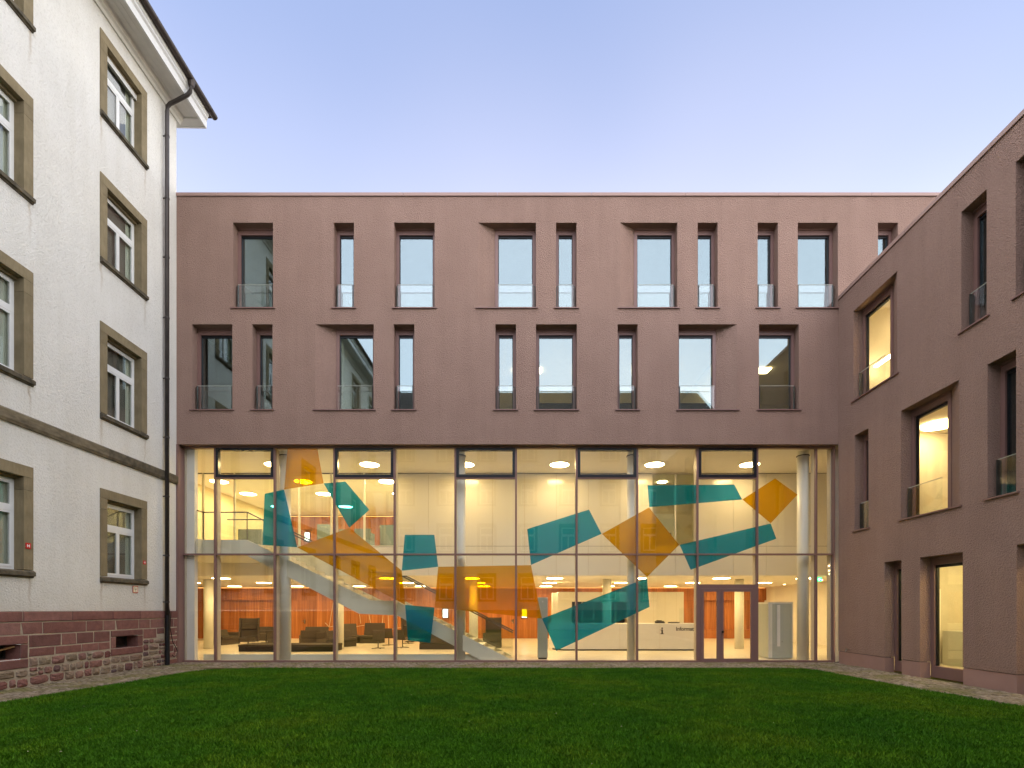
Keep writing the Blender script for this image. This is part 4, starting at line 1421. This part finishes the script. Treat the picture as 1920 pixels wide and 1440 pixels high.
# ================================================================== RIGHT WING
TH = 0.0156
wing = thing('side_wing', 'rose rendered three storey wing at the right with splayed deep windows', 'building', (10.66, FY, 0), -TH)
put_w = lambda u, d, z: (d, u - FY, z)
WZ = 12.12
rw = [  # u0,u1,z0,z1,iu0,iu1 (u = depth of the wall, near end smaller)
    (14.41, 16.35, 8.44, 11.31, 15.0, 16.35),
    (11.60, 12.28, 8.44, 11.31, 11.60, 12.28),
    (10.20, 10.91, 8.44, 11.31, 10.20, 10.91),
    (12.33, 14.27, 4.29, 7.32, 12.93, 14.27),
    (15.63, 16.30, 4.29, 7.32, 15.63, 16.30),
    (10.90, 11.58, 4.29, 7.32, 10.90, 11.58),
    (14.25, 14.93, 0.0, 3.16, 14.25, 14.93),
    (12.24, 13.58, 0.0, 3.16, 12.24, 13.58),
    (9.55, 10.89, 0.0, 3.16, 9.55, 10.89),
    (6.2, 7.54, 4.29, 7.32, 6.2, 7.54), (5.2, 5.9, 8.44, 11.31, 5.2, 5.9), (2.5, 3.84, 8.44, 11.31, 2.5, 3.84), (0.5, 1.2, 4.29, 7.32, 0.5, 1.2)]
WE = -4.0                       # near end of the wing, behind the camera
rose_wall('wall', wing, WE, FY, 0.40, WZ, [(a, b, max(c, 0.40), d, e, f) for a, b, c, d, e, f in rw], put_w)
for k, w in enumerate(rw):
    lit = k in (0, 3, 7, 8)
    modern_window(wing, w[0], w[1], w[2], w[3], put_w, w[4], w[5], floor=(w[2] == 0.0), gsuffix='hall_glass' if lit else '', rail=w[2] > 0)
# smooth plinth between the floor-deep openings
spans = sorted([(w[0], w[1]) for w in rw if w[2] == 0.0])
cur = WE
for a, b in spans + [(FY - 0.001, FY)]:
    mb = MB()
    mb.box(0.012, REV - 0.03, cur - FY, a - FY, -0.05, 0.385)
    mb.build('plinth', 'rose_plinth', wing)
    MB().box(0.03, 0.2, cur - FY + 0.01, a - FY - 0.01, 0.385, 0.41).build('plinth_joint', 'black_gasket', wing)
    cur = b
# coping in lengths
cj = [FY, PX(0, 1) * 0 + 14.09, 11.45, 8.8, 6.1, 3.4, 0.7, WE]
for a, b in zip(cj[1:], cj[:-1]):
    MB().box(-0.035, 0.5, a - FY + 0.004, b - FY - 0.004, WZ + 0.012, WZ + 0.13).build('coping', 'rose_coping', wing, bevel=0.006)
MB().box(0.004, 0.45, WE - FY, -0.002, WZ - 0.001, WZ + 0.02).build('coping_shadow_gap', 'dark_steel', wing)
MB().box(0.45, 8.8, WE - FY, -0.002, WZ - 0.35, WZ - 0.12).build('roof', 'gravel_ground', wing)
MB().box(0.005, 8.8, WE - FY - 0.02, WE - FY + 0.25, -0.05, WZ - 0.001).build('end_wall', 'rose_render', wing)
MB().box(8.6, 8.8, WE - FY + 0.25, 0.0, -0.05, WZ - 0.001).build('rear_wall', 'rose_render', wing)


def wing_room(ya, yb, z0, z1, mat, deep=5.0):
    mb = MB()
    a, b, x0, x1 = ya - FY, yb - FY, REV + 0.16, deep
    mb.quad((x0, a, z0), (x1, a, z0), (x1, b, z0), (x0, b, z0)).quad((x0, a, z1), (x0, b, z1), (x1, b, z1), (x1, a, z1))
    mb.quad((x1, a, z0), (x1, b, z0), (x1, b, z1), (x1, a, z1)).quad((x0, a, z0), (x1, a, z0), (x1, a, z1), (x0, a, z1)).quad((x0, b, z0), (x1, b, z0), (x1, b, z1), (x0, b, z1))
    return mb.build('room_interior', mat, wing, merge=True)


wing_room(13.2, 16.95, 8.44, 11.7, 'room_white')
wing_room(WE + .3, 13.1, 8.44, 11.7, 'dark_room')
wing_room(11.95, 16.95, 4.29, 7.6, 'room_white')
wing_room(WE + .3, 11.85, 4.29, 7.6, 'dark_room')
wing_room(8.5, 16.95, 0.0, 3.5, 'lobby_grey')
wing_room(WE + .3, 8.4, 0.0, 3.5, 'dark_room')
MB().box(0.95, 1.05, 15.9 - FY, 16.8 - FY, 9.72, 9.78).build('strip_light', 'room_lamp', wing)
MB().box(2.2, 2.8, 14.6 - FY, 16.4 - FY, 11.62, 11.68).build('ceiling_panel', 'office_lamp', wing)
MB().cyl((2.5, 16.1 - FY, 7.54), (2.5, 16.1 - FY, 7.59), 0.45, 32).build('round_ceiling_light', 'room_lamp', wing)
for xx in (1.2, 2.6, 4.0):
    MB().box(xx, xx + 0.10, 9.2 - FY, 16.0 - FY, 3.42, 3.48).build('strip_light', 'room_lamp', wing)
# glazed corridor screen in the ground floor room
for yy in (9.6, 10.6, 11.6, 12.6, 13.45, 14.4):
    MB().box(1.9, 1.98, yy - FY, yy + 0.09 - FY, 0.0, 3.49).build('screen_post', 'column_white', wing)
MB().box(1.93, 1.945, 9.6 - FY, 14.5 - FY, 0.12, 3.3).build('screen_glass', 'interior_glass', wing)
MB().box(1.9, 1.98, 9.6 - FY, 14.5 - FY, 0.0, 0.12).build('screen_base', 'column_white', wing)
MB().box(3.0, 3.7, 15.2 - FY, 16.6 - FY, 0.0, 1.1).build('copier_cabinet', 'grey_cabinet', wing)
MB().box(2.2, 2.26, 16.86 - FY, 16.94 - FY, 0.0, 2.4).build('door_frame', 'column_white', wing)
MB().box(3.1, 3.16, 16.86 - FY, 16.94 - FY, 0.0, 2.4).build('door_frame', 'column_white', wing)
MB().box(2.2, 3.16, 16.86 - FY, 16.94 - FY, 2.4, 2.46).build('door_frame', 'column_white', wing)
for k in range(14):
    yy = 11.7 + 0.16 * k
    MB().box(1.922, 1.929, yy - FY, yy + 0.05 - FY, 1.30, 1.42).build('glass_marking', 'sign_white', wing)

# water tap on the wing wall
tp = thing('water_tap', 'small chrome garden tap on the rose wall right of the glass hall', 'tap', (10.63, 16.55, 0.48))
MB().cyl((0.03, 0, 0), (-0.10, 0, 0), 0.018, 10).build('spout', 'chrome', tp)
MB().cyl((-0.09, 0, 0.0), (-0.10, 0, -0.07), 0.014, 10).build('nozzle', 'chrome', tp)
MB().box(-0.075, -0.055, -0.05, 0.05, 0.03, 0.045).build('handle', 'chrome', tp)
MB().cyl((-0.065, 0, 0.0), (-0.065, 0, 0.04), 0.012, 8).build('valve', 'chrome', tp)

# ================================================================== OLD WHITE BUILDING (left)
old = thing('old_building', 'old white rendered house at the left with olive stone window frames and red sandstone base', 'building', (-11.5, FY, 0), TH)
# local space: x outwards, y = along the wall (0 at the corner, negative towards the camera), z up
ROWS = [(2.50, 5.10), (6.97, 9.66), (11.23, 13.73), (15.25, 17.65)]
SW = 1.78                       # width of a stone surround
COLS = [13.95 - FY - 3.74 * k for k in range(6)]      # left (near) edge of each surround
PT = 1.745                      # top of the plinth
OEND = -28.5
EAVE = 18.42


def old_window(parent, row, h, shutter=False):
    """stone surround with white casement, its lower near corner at the origin"""
    w = empty_part('window', parent)
    j, sill_h, lin = 0.235, 0.20, 0.26
    # stones of the surround
    MB().box(-0.12, 0.028, 0, SW, h - lin, h).build('lintel', 'sandstone_trim', w, bevel=0.006)
    for a, b in ((0, j), (SW - j, SW)):
        zc = sill_h + (h - lin - sill_h) * 0.86
        MB().box(-0.24, 0.026, a, b, sill_h, zc - 0.004).build('jamb', 'sandstone_trim', w, bevel=0.006)
        MB().box(-0.24, 0.027, a, b, zc, h - lin - 0.003).build('jamb', 'sandstone_trim', w, bevel=0.006)
    MB().box(-0.24, -0.121, j - 0.01, SW - j + 0.01, h - lin - 0.06, h - 0.05).build('lintel', 'sandstone_trim', w)
    MB().prism([(-0.24, 0.05), (0.075, 0.05), (0.075, 0.16), (0.03, 0.185), (-0.24, sill_h)], 'y', 0.0, 0.001)
    sl = MB()
    prof = [(-0.24, 0.02), (0.03, 0.02), (0.04, 0.05), (0.085, 0.06), (0.085, 0.145), (0.03, 0.185), (-0.24, 0.195)]
    sl.prism(prof, 'y', -0.0, SW)
    sl.build('sill', 'weathered_sill', w)
    # casement
    a, b, z0, z1 = j, SW - j, sill_h, h - lin - 0.062
    d = -0.20
    f = MB()
    q = 0.06
    f.box(d - 0.05, d, a, a + q, z0, z1).box(d - 0.05, d, b - q, b, z0, z1).box(d - 0.05, d, a + q, b - q, z1 - q, z1).box(d - 0.05, d, a + q, b - q, z0, z0 + q)
    zt = z0 + (z1 - z0) * 0.665
    f.box(d - 0.05, d + 0.018, a + q, b - q, zt - 0.045, zt + 0.045)
    f.build('frame', 'white_paint', w)
    m = (a + b) / 2
    leaf = 0.055
    for (la, lb, lz0, lz1) in ((a + q, m - 0.001, z0 + q, zt - 0.045), (m + 0.001, b - q, z0 + q, zt - 0.045), (a + q, b - q, zt + 0.045, z1 - q)):
        g = MB()
        g.box(d - 0.035, d + 0.012, la, la + leaf, lz0, lz1).box(d - 0.035, d + 0.012, lb - leaf, lb, lz0, lz1)
        g.box(d - 0.035, d + 0.012, la + leaf, lb - leaf, lz1 - leaf, lz1).box(d - 0.035, d + 0.012, la + leaf, lb - leaf, lz0, lz0 + leaf)
        g.build('casement', 'white_paint', w)
        MB().box(d - 0.018, d - 0.010, la + leaf, lb - leaf, lz0 + leaf, lz1 - leaf).build('pane', 'old_glass', w)
    if shutter:
        s = MB()
        for k in range(3):
            s.box(-0.15 - 0.004 * k, -0.12, a, b, z1 - 0.05 * (k + 1), z1 - 0.05 * k - 0.008)
        s.build('roller_shutter', 'eave_white', w)
    return w


def old_wall(parent, y0, y1, cols, zbase, skip=()):
    holes = []
    for c in cols:
        for (za, zb) in ROWS:
            holes.append((c + 0.05, c + SW - 0.05, za + 0.06, zb - 0.06))
    mb = MB()
    wall_with_holes(mb, y0, y1, zbase, EAVE, holes, lambda u, z: (0, u, z))
    for (a, b, c, d) in holes:
        D = -0.30
        mb.quad((0, a, c), (0, a, d), (D, a, d), (D, a, c)).quad((0, b, d), (0, b, c), (D, b, c), (D, b, d)).quad((0, a, d), (0, b, d), (D, b, d), (D, a, d)).quad((0, b, c), (0, a, c), (D, a, c), (D, b, c))
    mb.build('wall', 'white_render', parent, merge=True)
    for ri, (za, zb) in enumerate(ROWS):
        proto = None
        for ci, c in enumerate(cols):
            if proto is None:
                proto = old_window(parent, ri, zb - za, shutter=(ri == 3))
                proto.location = (0, c, za)
            else:
                copy_tree(proto, parent, (0, c, za))


old_wall(old, OEND, 0.0, COLS, PT)
# solid dark box behind the panes, its colour standing in for unlit rooms
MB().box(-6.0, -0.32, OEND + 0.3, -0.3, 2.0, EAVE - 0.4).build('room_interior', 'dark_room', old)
for k, (za, zb) in enumerate(ROWS):
    for c in COLS[:3]:
        cu = MB()
        for s0, s1 in ((0.25, 0.52), (1.3, 1.53)):
            n = 7
            for i in range(n):
                ya, yb = c + s0 + (s1 - s0) * i / n, c + s0 + (s1 - s0) * (i + 1) / n
                xa, xb = (-0.29, -0.275)[i % 2], (-0.29, -0.275)[(i + 1) % 2]
                cu.quad((xa, ya, za + 0.2), (xb, yb, za + 0.2), (xb, yb, zb - 0.3), (xa, ya, zb - 0.3))
        cu.build('curtain', 'grey_cabinet', old, merge=True)
# end wall above the new roof, roof, eaves
MB().box(-12, -0.003, -0.3, -0.002, PT, EAVE).build('end_wall', 'white_render', old)
MB().add([(0.95, 0.75, 18.95), (0.95, OEND, 18.95), (-7, OEND, 24.0), (-7, -6.5, 24.0)], [(0, 1, 2, 3)]).add([(0.95, 0.75, 18.95), (-7, -6.5, 24.0), (-15, 0.75, 18.95)], [(0, 1, 2)]).build('roof', 'roof_tiles', old)
ev = MB()
ev.prism([(0.0, 18.12), (0.05, 18.12), (0.07, 18.22), (0.13, 18.26), (0.15, 18.36), (0.20, 18.40), (0.20, 18.46), (0.0, 18.46)], 'y', OEND, 0.13)
ev.build('cornice_moulding', 'eave_white', old)
for k in range(3):
    xa = 0.20 + 0.155 * k
    MB().box(xa + 0.003, xa + 0.152, OEND, 0.36 if k else 0.36, 18.40 + 0.004 * k, 18.46).build('soffit_board', 'eave_white', old)
MB().prism([(0.665, 18.34), (0.72, 18.34), (0.74, 18.55), (0.79, 18.60), (0.79, 18.66), (0.83, 18.70), (0.83, 18.80), (0.665, 18.80)], 'y', OEND, 0.42).build('fascia', 'white_paint', old)
MB().box(-6, 0.664, 0.14, 0.42, 18.36, 18.47).build('soffit_return', 'eave_white', old)
MB().box(-6, 0.72, 0.421, 0.48, 18.34, 18.80).build('fascia', 'white_paint', old)
# half round gutter
gt = MB()
n = 10
prof_o = [(0.92 + 0.10 * math.cos(math.pi + math.pi * i / n), 18.86 + 0.10 * math.sin(math.pi + math.pi * i / n)) for i in range(n + 1)]
prof_i = [(0.92 + 0.09 * math.cos(2 * math.pi - math.pi * i / n), 18.86 + 0.09 * math.sin(2 * math.pi - math.pi * i / n)) for i in range(n + 1)]
gt.prism(prof_o + prof_i, 'y', OEND, 0.62)
gt.build('gutter', 'copper_gutter', old)
for k in range(14):
    yy = 0.3 - 1.35 * k
    MB().prism([(0.92 + 0.108 * math.cos(math.pi + math.pi * i / n), 18.86 + 0.108 * math.sin(math.pi + math.pi * i / n)) for i in range(n + 1)], 'y', yy, yy + 0.03).build('gutter_bracket', 'copper_gutter', old)
MB().box(0.80, 0.97, OEND, 0.66, 18.90, 18.96).build('roof_edge', 'copper_gutter', old)
# downpipe
DY = 16.48 - FY
dp = MB().tube([(0.90, DY, 18.78), (0.90, DY, 18.62), (0.86, DY, 18.46), (0.78, DY, 18.36), (0.45, DY, 18.18), (0.22, DY, 18.06), (0.14, DY, 17.97), (0.13, DY, 17.80), (0.13, DY, 1.60)], 0.060, 14)
o = dp.build('downpipe', 'downpipe_metal', old, smooth=True)
MB().cyl((0.90, DY, 18.62), (0.90, DY, 18.80), 0.075, 14, 0.12).build('funnel', 'copper_gutter', o)
MB().cyl((0.14, DY, -0.02), (0.14, DY, 1.60), 0.068, 14).build('stand_pipe', 'black_paint', o)
for zz in (17.0, 15.0, 13.1, 11.15, 9.2, 7.3, 5.4, 3.5, 2.0):
    MB().cyl((0.13, DY, zz), (0.13, DY, zz + 0.05), 0.070, 14).build('pipe_clip', 'downpipe_metal', o)
    MB().box(0.0, 0.09, DY - 0.012, DY + 0.012, zz + 0.01, zz + 0.04).build('pipe_bracket', 'downpipe_metal', o)
# string course stone by stone
yy = -0.02
lens = [0.37, 1.27, 1.3, 1.2, 1.18]
k = 0
while yy > OEND + 1:
    ln = lens[k] if k < len(lens) else 1.22 + 0.1 * math.sin(k * 2.3)
    MB().prism([(0.0, 5.96), (0.045, 5.96), (0.06, 6.0), (0.075, 6.03), (0.075, 6.22), (0.0, 6.275)], 'y', yy - ln + 0.004, yy).build('string_course_stone', 'weathered_sill' if k in (0, 1, 2) else 'course_stone', old)
    yy -= ln
    k += 1

# ---- plinth: mortar wall, coursed sandstone, rubble below
MB().box(-0.3, 0.012, OEND, 9.9 - FY - 0.2, -0.1, PT - 0.02).build('plinth_mortar', 'red_sandstone', old)
y_of = lambda px: 10781.0 / (960.0 - px) - FY
bw1 = (y_of(205), y_of(265.6), 0.475, 1.195, y_of(215.3), y_of(255.9), 0.68, 1.01)
bw2 = (y_of(50) - 1.75, y_of(50), 0.43, 1.195, y_of(34) - 1.15, y_of(34), 0.655, 0.985)
mb = MB()
wall_with_holes(mb, 9.6 - FY, 0.0, -0.1, PT - 0.012, [(b[4] - 0.01, b[5] + 0.01, b[6] - 0.01, b[7] + 0.01) for b in (bw1, bw2)], lambda u, z: (0.036, u, z))
plinth = mb.build('plinth', 'mortar', old, merge=True)
MB().box(-0.3, 0.02, -0.001, 0.0, -0.1, PT - 0.012).build('plinth_end', 'mortar', plinth)


def ashlar(y0, y1, z0, z1, rough=0.004, mat='red_sandstone', proud=0.045, slant=0.0):
    g = 0.020
    y0, y1, z0, z1 = y0 + g / 2, y1 - g / 2, z0 + g / 2, z1 - g / 2
    jt = lambda s: random.uniform(-s, s)
    o4 = [(y0 + slant, z0), (y1, z0), (y1, z1), (y0, z1)]
    o4 = [(a + jt(rough), b + jt(rough * 0.7)) for a, b in o4]
    i4 = []
    cy_, cz_ = (y0 + y1) / 2, (z0 + z1) / 2
    e = 0.012
    for a, b in o4:
        i4.append((a + (e if a < cy_ else -e), b + (e if b < cz_ else -e)))
    vs_ = [(0.0, a, b) for a, b in o4] + [(proud - 0.012 + jt(0.003), a, b) for a, b in o4] + [(proud + jt(0.004), a, b) for a, b in i4]
    vs_.append((proud + 0.004 + jt(0.006), cy_ + jt(0.05), cz_ + jt(0.03)))
    fs = [(k, (k + 1) % 4, 4 + (k + 1) % 4, 4 + k) for k in range(4)] + [(4 + k, 4 + (k + 1) % 4, 8 + (k + 1) % 4, 8 + k) for k in range(4)] + [(8 + k, 8 + (k + 1) % 4, 12) for k in range(4)]
    return MB().add(vs_, fs).build('stone', mat, plinth)


YN = 9.9 - FY
c1 = [YN, y_of(-60), y_of(39), y_of(132.6), y_of(208.4), y_of(260), y_of(306), y_of(319), 0.0]
for a, b in zip(c1[:-1], c1[1:]):
    ashlar(a, b, 1.495, PT, proud=0.06)
c2 = [YN, y_of(-40), y_of(36), y_of(77), y_of(159), y_of(191), y_of(214), y_of(258), y_of(279.4), y_of(306), y_of(323), 0.0]
for k, (a, b) in enumerate(zip(c2[:-1], c2[1:])):
    ashlar(a, b, 1.20, 1.49, slant=0.05 if k in (2, 6) else 0.0)
c3 = [y_of(51), y_of(112), y_of(140.7), y_of(173), y_of(203.8)]
for a, b in zip(c3[:-1], c3[1:]):
    ashlar(a, b, 0.89, 1.195, 0.008)
c4 = [y_of(51), y_of(100), y_of(150.6), y_of(182), y_of(203.8)]
for a, b in zip(c4[:-1], c4[1:]):
    ashlar(a, b, 0.675, 0.885, 0.010)
ashlar(y_of(266), y_of(291.5), 0.885, 1.195, 0.008)
ashlar(y_of(291.8), y_of(306), 1.0, 1.195, 0.01)
for a, b, z0, z1 in ((y_of(307), -0.12, 0.93, 1.19), (-0.12, 0, 1.05, 1.19), (y_of(307), 0.0, 0.78, 0.92), (-0.13, 0, 0.93, 1.04), (y_of(310), -0.1, 0.62, 0.77), (-0.1, 0, 0.55, 0.77),
                     (y_of(310), -0.2, 0.40, 0.61), (-0.2, 0, 0.36, 0.54), (y_of(310), -0.08, 0.2, 0.39), (-0.08, 0, 0.16, 0.35), (y_of(310), 0.0, 0.0, 0.15)):
    ashlar(a, b, z0, z1, 0.012)
ashlar(YN, bw2[0], 0.89, 1.195, 0.008)
ashlar(YN, bw2[0], 0.60, 0.885, 0.008)
# stone frames round the two cellar windows
for (a, b, z0, z1, ia, ib, iz0, iz1) in (bw1, bw2):
    ashlar(a, b, iz1 + 0.0, z1, 0.003, proud=0.055)
    ashlar(a, b, z0, iz0 - 0.0, 0.003, proud=0.055)
    ashlar(a, ia, iz0, iz1, 0.003, proud=0.05)
    ashlar(ib, b, iz0, iz1, 0.003, proud=0.05)
    cw = empty_part('cellar_window', old)
    mb = MB()
    D = -0.32
    mb.quad((0.03, ia, iz0), (0.03, ia, iz1), (D, ia, iz1), (D, ia, iz0)).quad((0.03, ib, iz1), (0.03, ib, iz0), (D, ib, iz0), (D, ib, iz1))
    mb.quad((0.03, ia, iz1), (0.03, ib, iz1), (D, ib, iz1), (D, ia, iz1)).quad((0.03, ib, iz0), (0.03, ia, iz0), (D, ia, iz0), (D, ib, iz0))
    mb.build('reveal', 'red_sandstone', cw, merge=True)
    fr = MB().box(D, D + 0.04, ia, ib, iz0, iz0 + 0.05).box(D, D + 0.04, ia, ib, iz1 - 0.05, iz1).box(D, D + 0.04, ia, ia + 0.06, iz0 + 0.05, iz1 - 0.05).box(D, D + 0.04, ib - 0.06, ib, iz0 + 0.05, iz1 - 0.05)
    fr.build('frame', 'dark_base', cw)
    MB().box(D + 0.01, D + 0.02, ia + 0.06, ib - 0.06, iz0 + 0.05, iz1 - 0.05).build('pane', 'old_glass', cw)
    MB().box(D - 0.07, D - 0.05, ia - 0.02, ib + 0.02, iz0 - 0.02, iz1 + 0.02).build('cellar_dark', 'dark_base', cw)  # dark sheet painted in for the unlit cellar
tag(MB().add([tuple(Matrix.Rotation(0, 4, 'Z') @ Vector(v)) for v in [(-11.70, 10.5, 0.70), (-11.45, 11.55, 0.96), (-11.45, 11.57, 0.93), (-11.70, 10.5, 0.66), (-11.66, 10.5, 0.70), (-11.41, 11.55, 0.96), (-11.41, 11.57, 0.93), (-11.66, 10.5, 0.66)]],
             [(0, 1, 2, 3), (7, 6, 5, 4), (0, 4, 5, 1), (1, 5, 6, 2), (2, 6, 7, 3), (3, 7, 4, 0)]).build('timber_batten', 'timber_plank'),
    'brown timber batten leaning in the left cellar window', 'batten')


def rubble(cy_, cz_, hy, hz):
    n = 12
    ring0, ring1, ring2 = [], [], []
    ph = random.random()
    for k in range(n):
        t = math.tau * (k + ph) / n
        ct, s_t = math.cos(t), math.sin(t)
        # rounded rectangle outline with irregular corners
        q = 1.0 / max(abs(ct), abs(s_t)) ** 0.88 * random.uniform(0.90, 1.03)
        a, b = cy_ + hy * ct * q, cz_ + hz * s_t * q
        b = max(b, -0.04)
        ring0.append((0.0, a, b))
        ring1.append((0.044 + random.uniform(-0.006, 0.006), cy_ + (a - cy_) * 0.97, cz_ + (b - cz_) * 0.96))
        ring2.append((0.066 + random.uniform(-0.012, 0.014), cy_ + (a - cy_) * 0.72, cz_ + (b - cz_) * 0.70))
    vs_ = ring0 + ring1 + ring2 + [(0.074 + random.uniform(-0.01, 0.02), cy_, cz_)]
    fs = []
    for k in range(n):
        m = (k + 1) % n
        fs += [(k, m, n + m, n + k), (n + k, n + m, 2 * n + m, 2 * n + k), (2 * n + k, 2 * n + m, 3 * n)]
    return MB().add(vs_, fs).build('stone', 'rubble_stone', plinth)


def rubble_field(ya, yb, z0, z1, rows):
    z = z0
    hs = [random.uniform(0.8, 1.25) for _ in range(rows)]
    tot = sum(hs)
    for r in range(rows):
        hr = (z1 - z0) * hs[r] / tot
        y = ya
        while y < yb - 0.05:
            w = min(random.choice((0.16, 0.24, 0.3, 0.36, 0.46)) * random.uniform(0.85, 1.15), yb - y)
            if yb - y - w < 0.08:
                w = yb - y
            if hr > 0.17 and w < 0.24 and random.random() < 0.5:
                s = random.uniform(0.4, 0.6)
                rubble(y + w / 2, z + hr * s / 2, w / 2 - 0.014, hr * s / 2 - 0.010)
                rubble(y + w / 2, z + hr * (1 + s) / 2, w / 2 - 0.014, hr * (1 - s) / 2 - 0.010)
            else:
                rubble(y + w / 2, z + hr / 2 + random.uniform(-0.012, 0.012), w / 2 - 0.012, hr / 2 - random.uniform(0.008, 0.02))
            y += w
        z += hr


rubble_field(y_of(51), bw1[0], 0.0, 0.665, 3)
rubble_field(bw1[0], bw1[1], 0.0, 0.465, 2)
rubble_field(bw1[1], y_of(307) - 0.01, 0.0, 0.875, 5)
rubble_field(YN, bw2[1], 0.0, 0.42, 2)

# small signs and the cable
HS = (('small red hydrant plate on the stone jamb at the far left', -11.25 - 0.0156 * 11.85 - 0.0, 11.85, 3.19, 0.065),
      ('small red hydrant plate on the jamb of the window beside the downpipe', 0, 15.60, 3.16, 0.055))
for lab, _, yv, zv, h in HS:
    xx = -11.5 - TH * (yv - FY) + 0.032
    t = thing('hydrant_sign', lab, 'sign', (xx, yv, zv), TH, 'red hydrant plates')
    MB().box(0, 0.008, -h, h, 0, 2 * h).build('plate', 'sign_red', t)
    q = h * 0.5
    mk = MB().box(0.0085, 0.011, -q, -q * 0.45, h - q, h + q).box(0.0085, 0.011, q * 0.45, q, h - q, h + q).box(0.0085, 0.011, -q * 0.45, q * 0.45, h - q * 0.25, h + q * 0.25)
    mk.build('letter', 'sign_white', t)
yv = 15.25
t = thing('pipe_sign', 'square cream plate with red border under the window beside the downpipe', 'sign', (-11.5 - TH * (yv - FY) + 0.01, yv, 2.28), TH)
MB().box(0, 0.008, -0.105, 0.105, 0, 0.205).build('border', 'sign_red', t)
MB().box(0.0082, 0.011, -0.085, 0.085, 0.02, 0.185).build('face', 'sign_cream', t)
mk = MB().box(0.0112, 0.012, -0.05, 0.05, 0.105, 0.118).box(0.0112, 0.012, -0.006, 0.006, 0.06, 0.105).box(0.0112, 0.012, -0.06, -0.02, 0.14, 0.15).box(0.0112, 0.012, -0.012, 0.03, 0.035, 0.045)
mk.build('marking', 'lettering_black', t)
cable = tag(MB().tube([(-11.42, 16.62, 2.05), (-11.41, 16.64, 1.9), (-11.40, 16.70, 1.55), (-11.40, 16.68, 1.2), (-11.38, 16.72, 0.95), (-11.38, 16.78, 0.72), (-11.38, 16.92, 0.55), (-11.39, 17.02, 0.42), (-11.38, 16.98, 0.28), (-11.38, 16.86, 0.22), (-11.40, 16.78, 0.3)], 0.012, 6).build('loose_cable', 'black_paint', smooth=True),
            'loose black cable hanging on the sandstone corner beside the downpipe', 'cable')

# ================================================================== HOUSE OPPOSITE (seen mirrored in the glass)
opp = thing('opposite_building', 'old white house across the court seen only mirrored in the glass', 'building', (-14.0, -12.0, 0), R(90))
# local x outwards = world +Y, local y = world -X
OC = [-2.6 - 3.74 * k - SW for k in range(7)]
old_wall(opp, -30.0, 0.0, OC, 0.0)
MB().box(-6.0, -0.32, -29.7, -0.3, 2.0, EAVE - 0.4).build('room_interior', 'dark_room', opp)  # solid box; the gloom of unlit rooms is in its colour
MB().add([(0.9, 2, 18.9), (0.9, -32, 18.9), (-5, -32, 23.8), (-5, 2, 23.8)], [(0, 1, 2, 3)]).build('roof', 'roof_tiles', opp)
MB().box(0.0, 0.80, -32, 2, 18.42, 18.9).build('eaves', 'eave_white', opp)
MB().box(-0.02, 0.06, -30, 0, -0.1, PT).build('base_course', 'red_sandstone', opp)
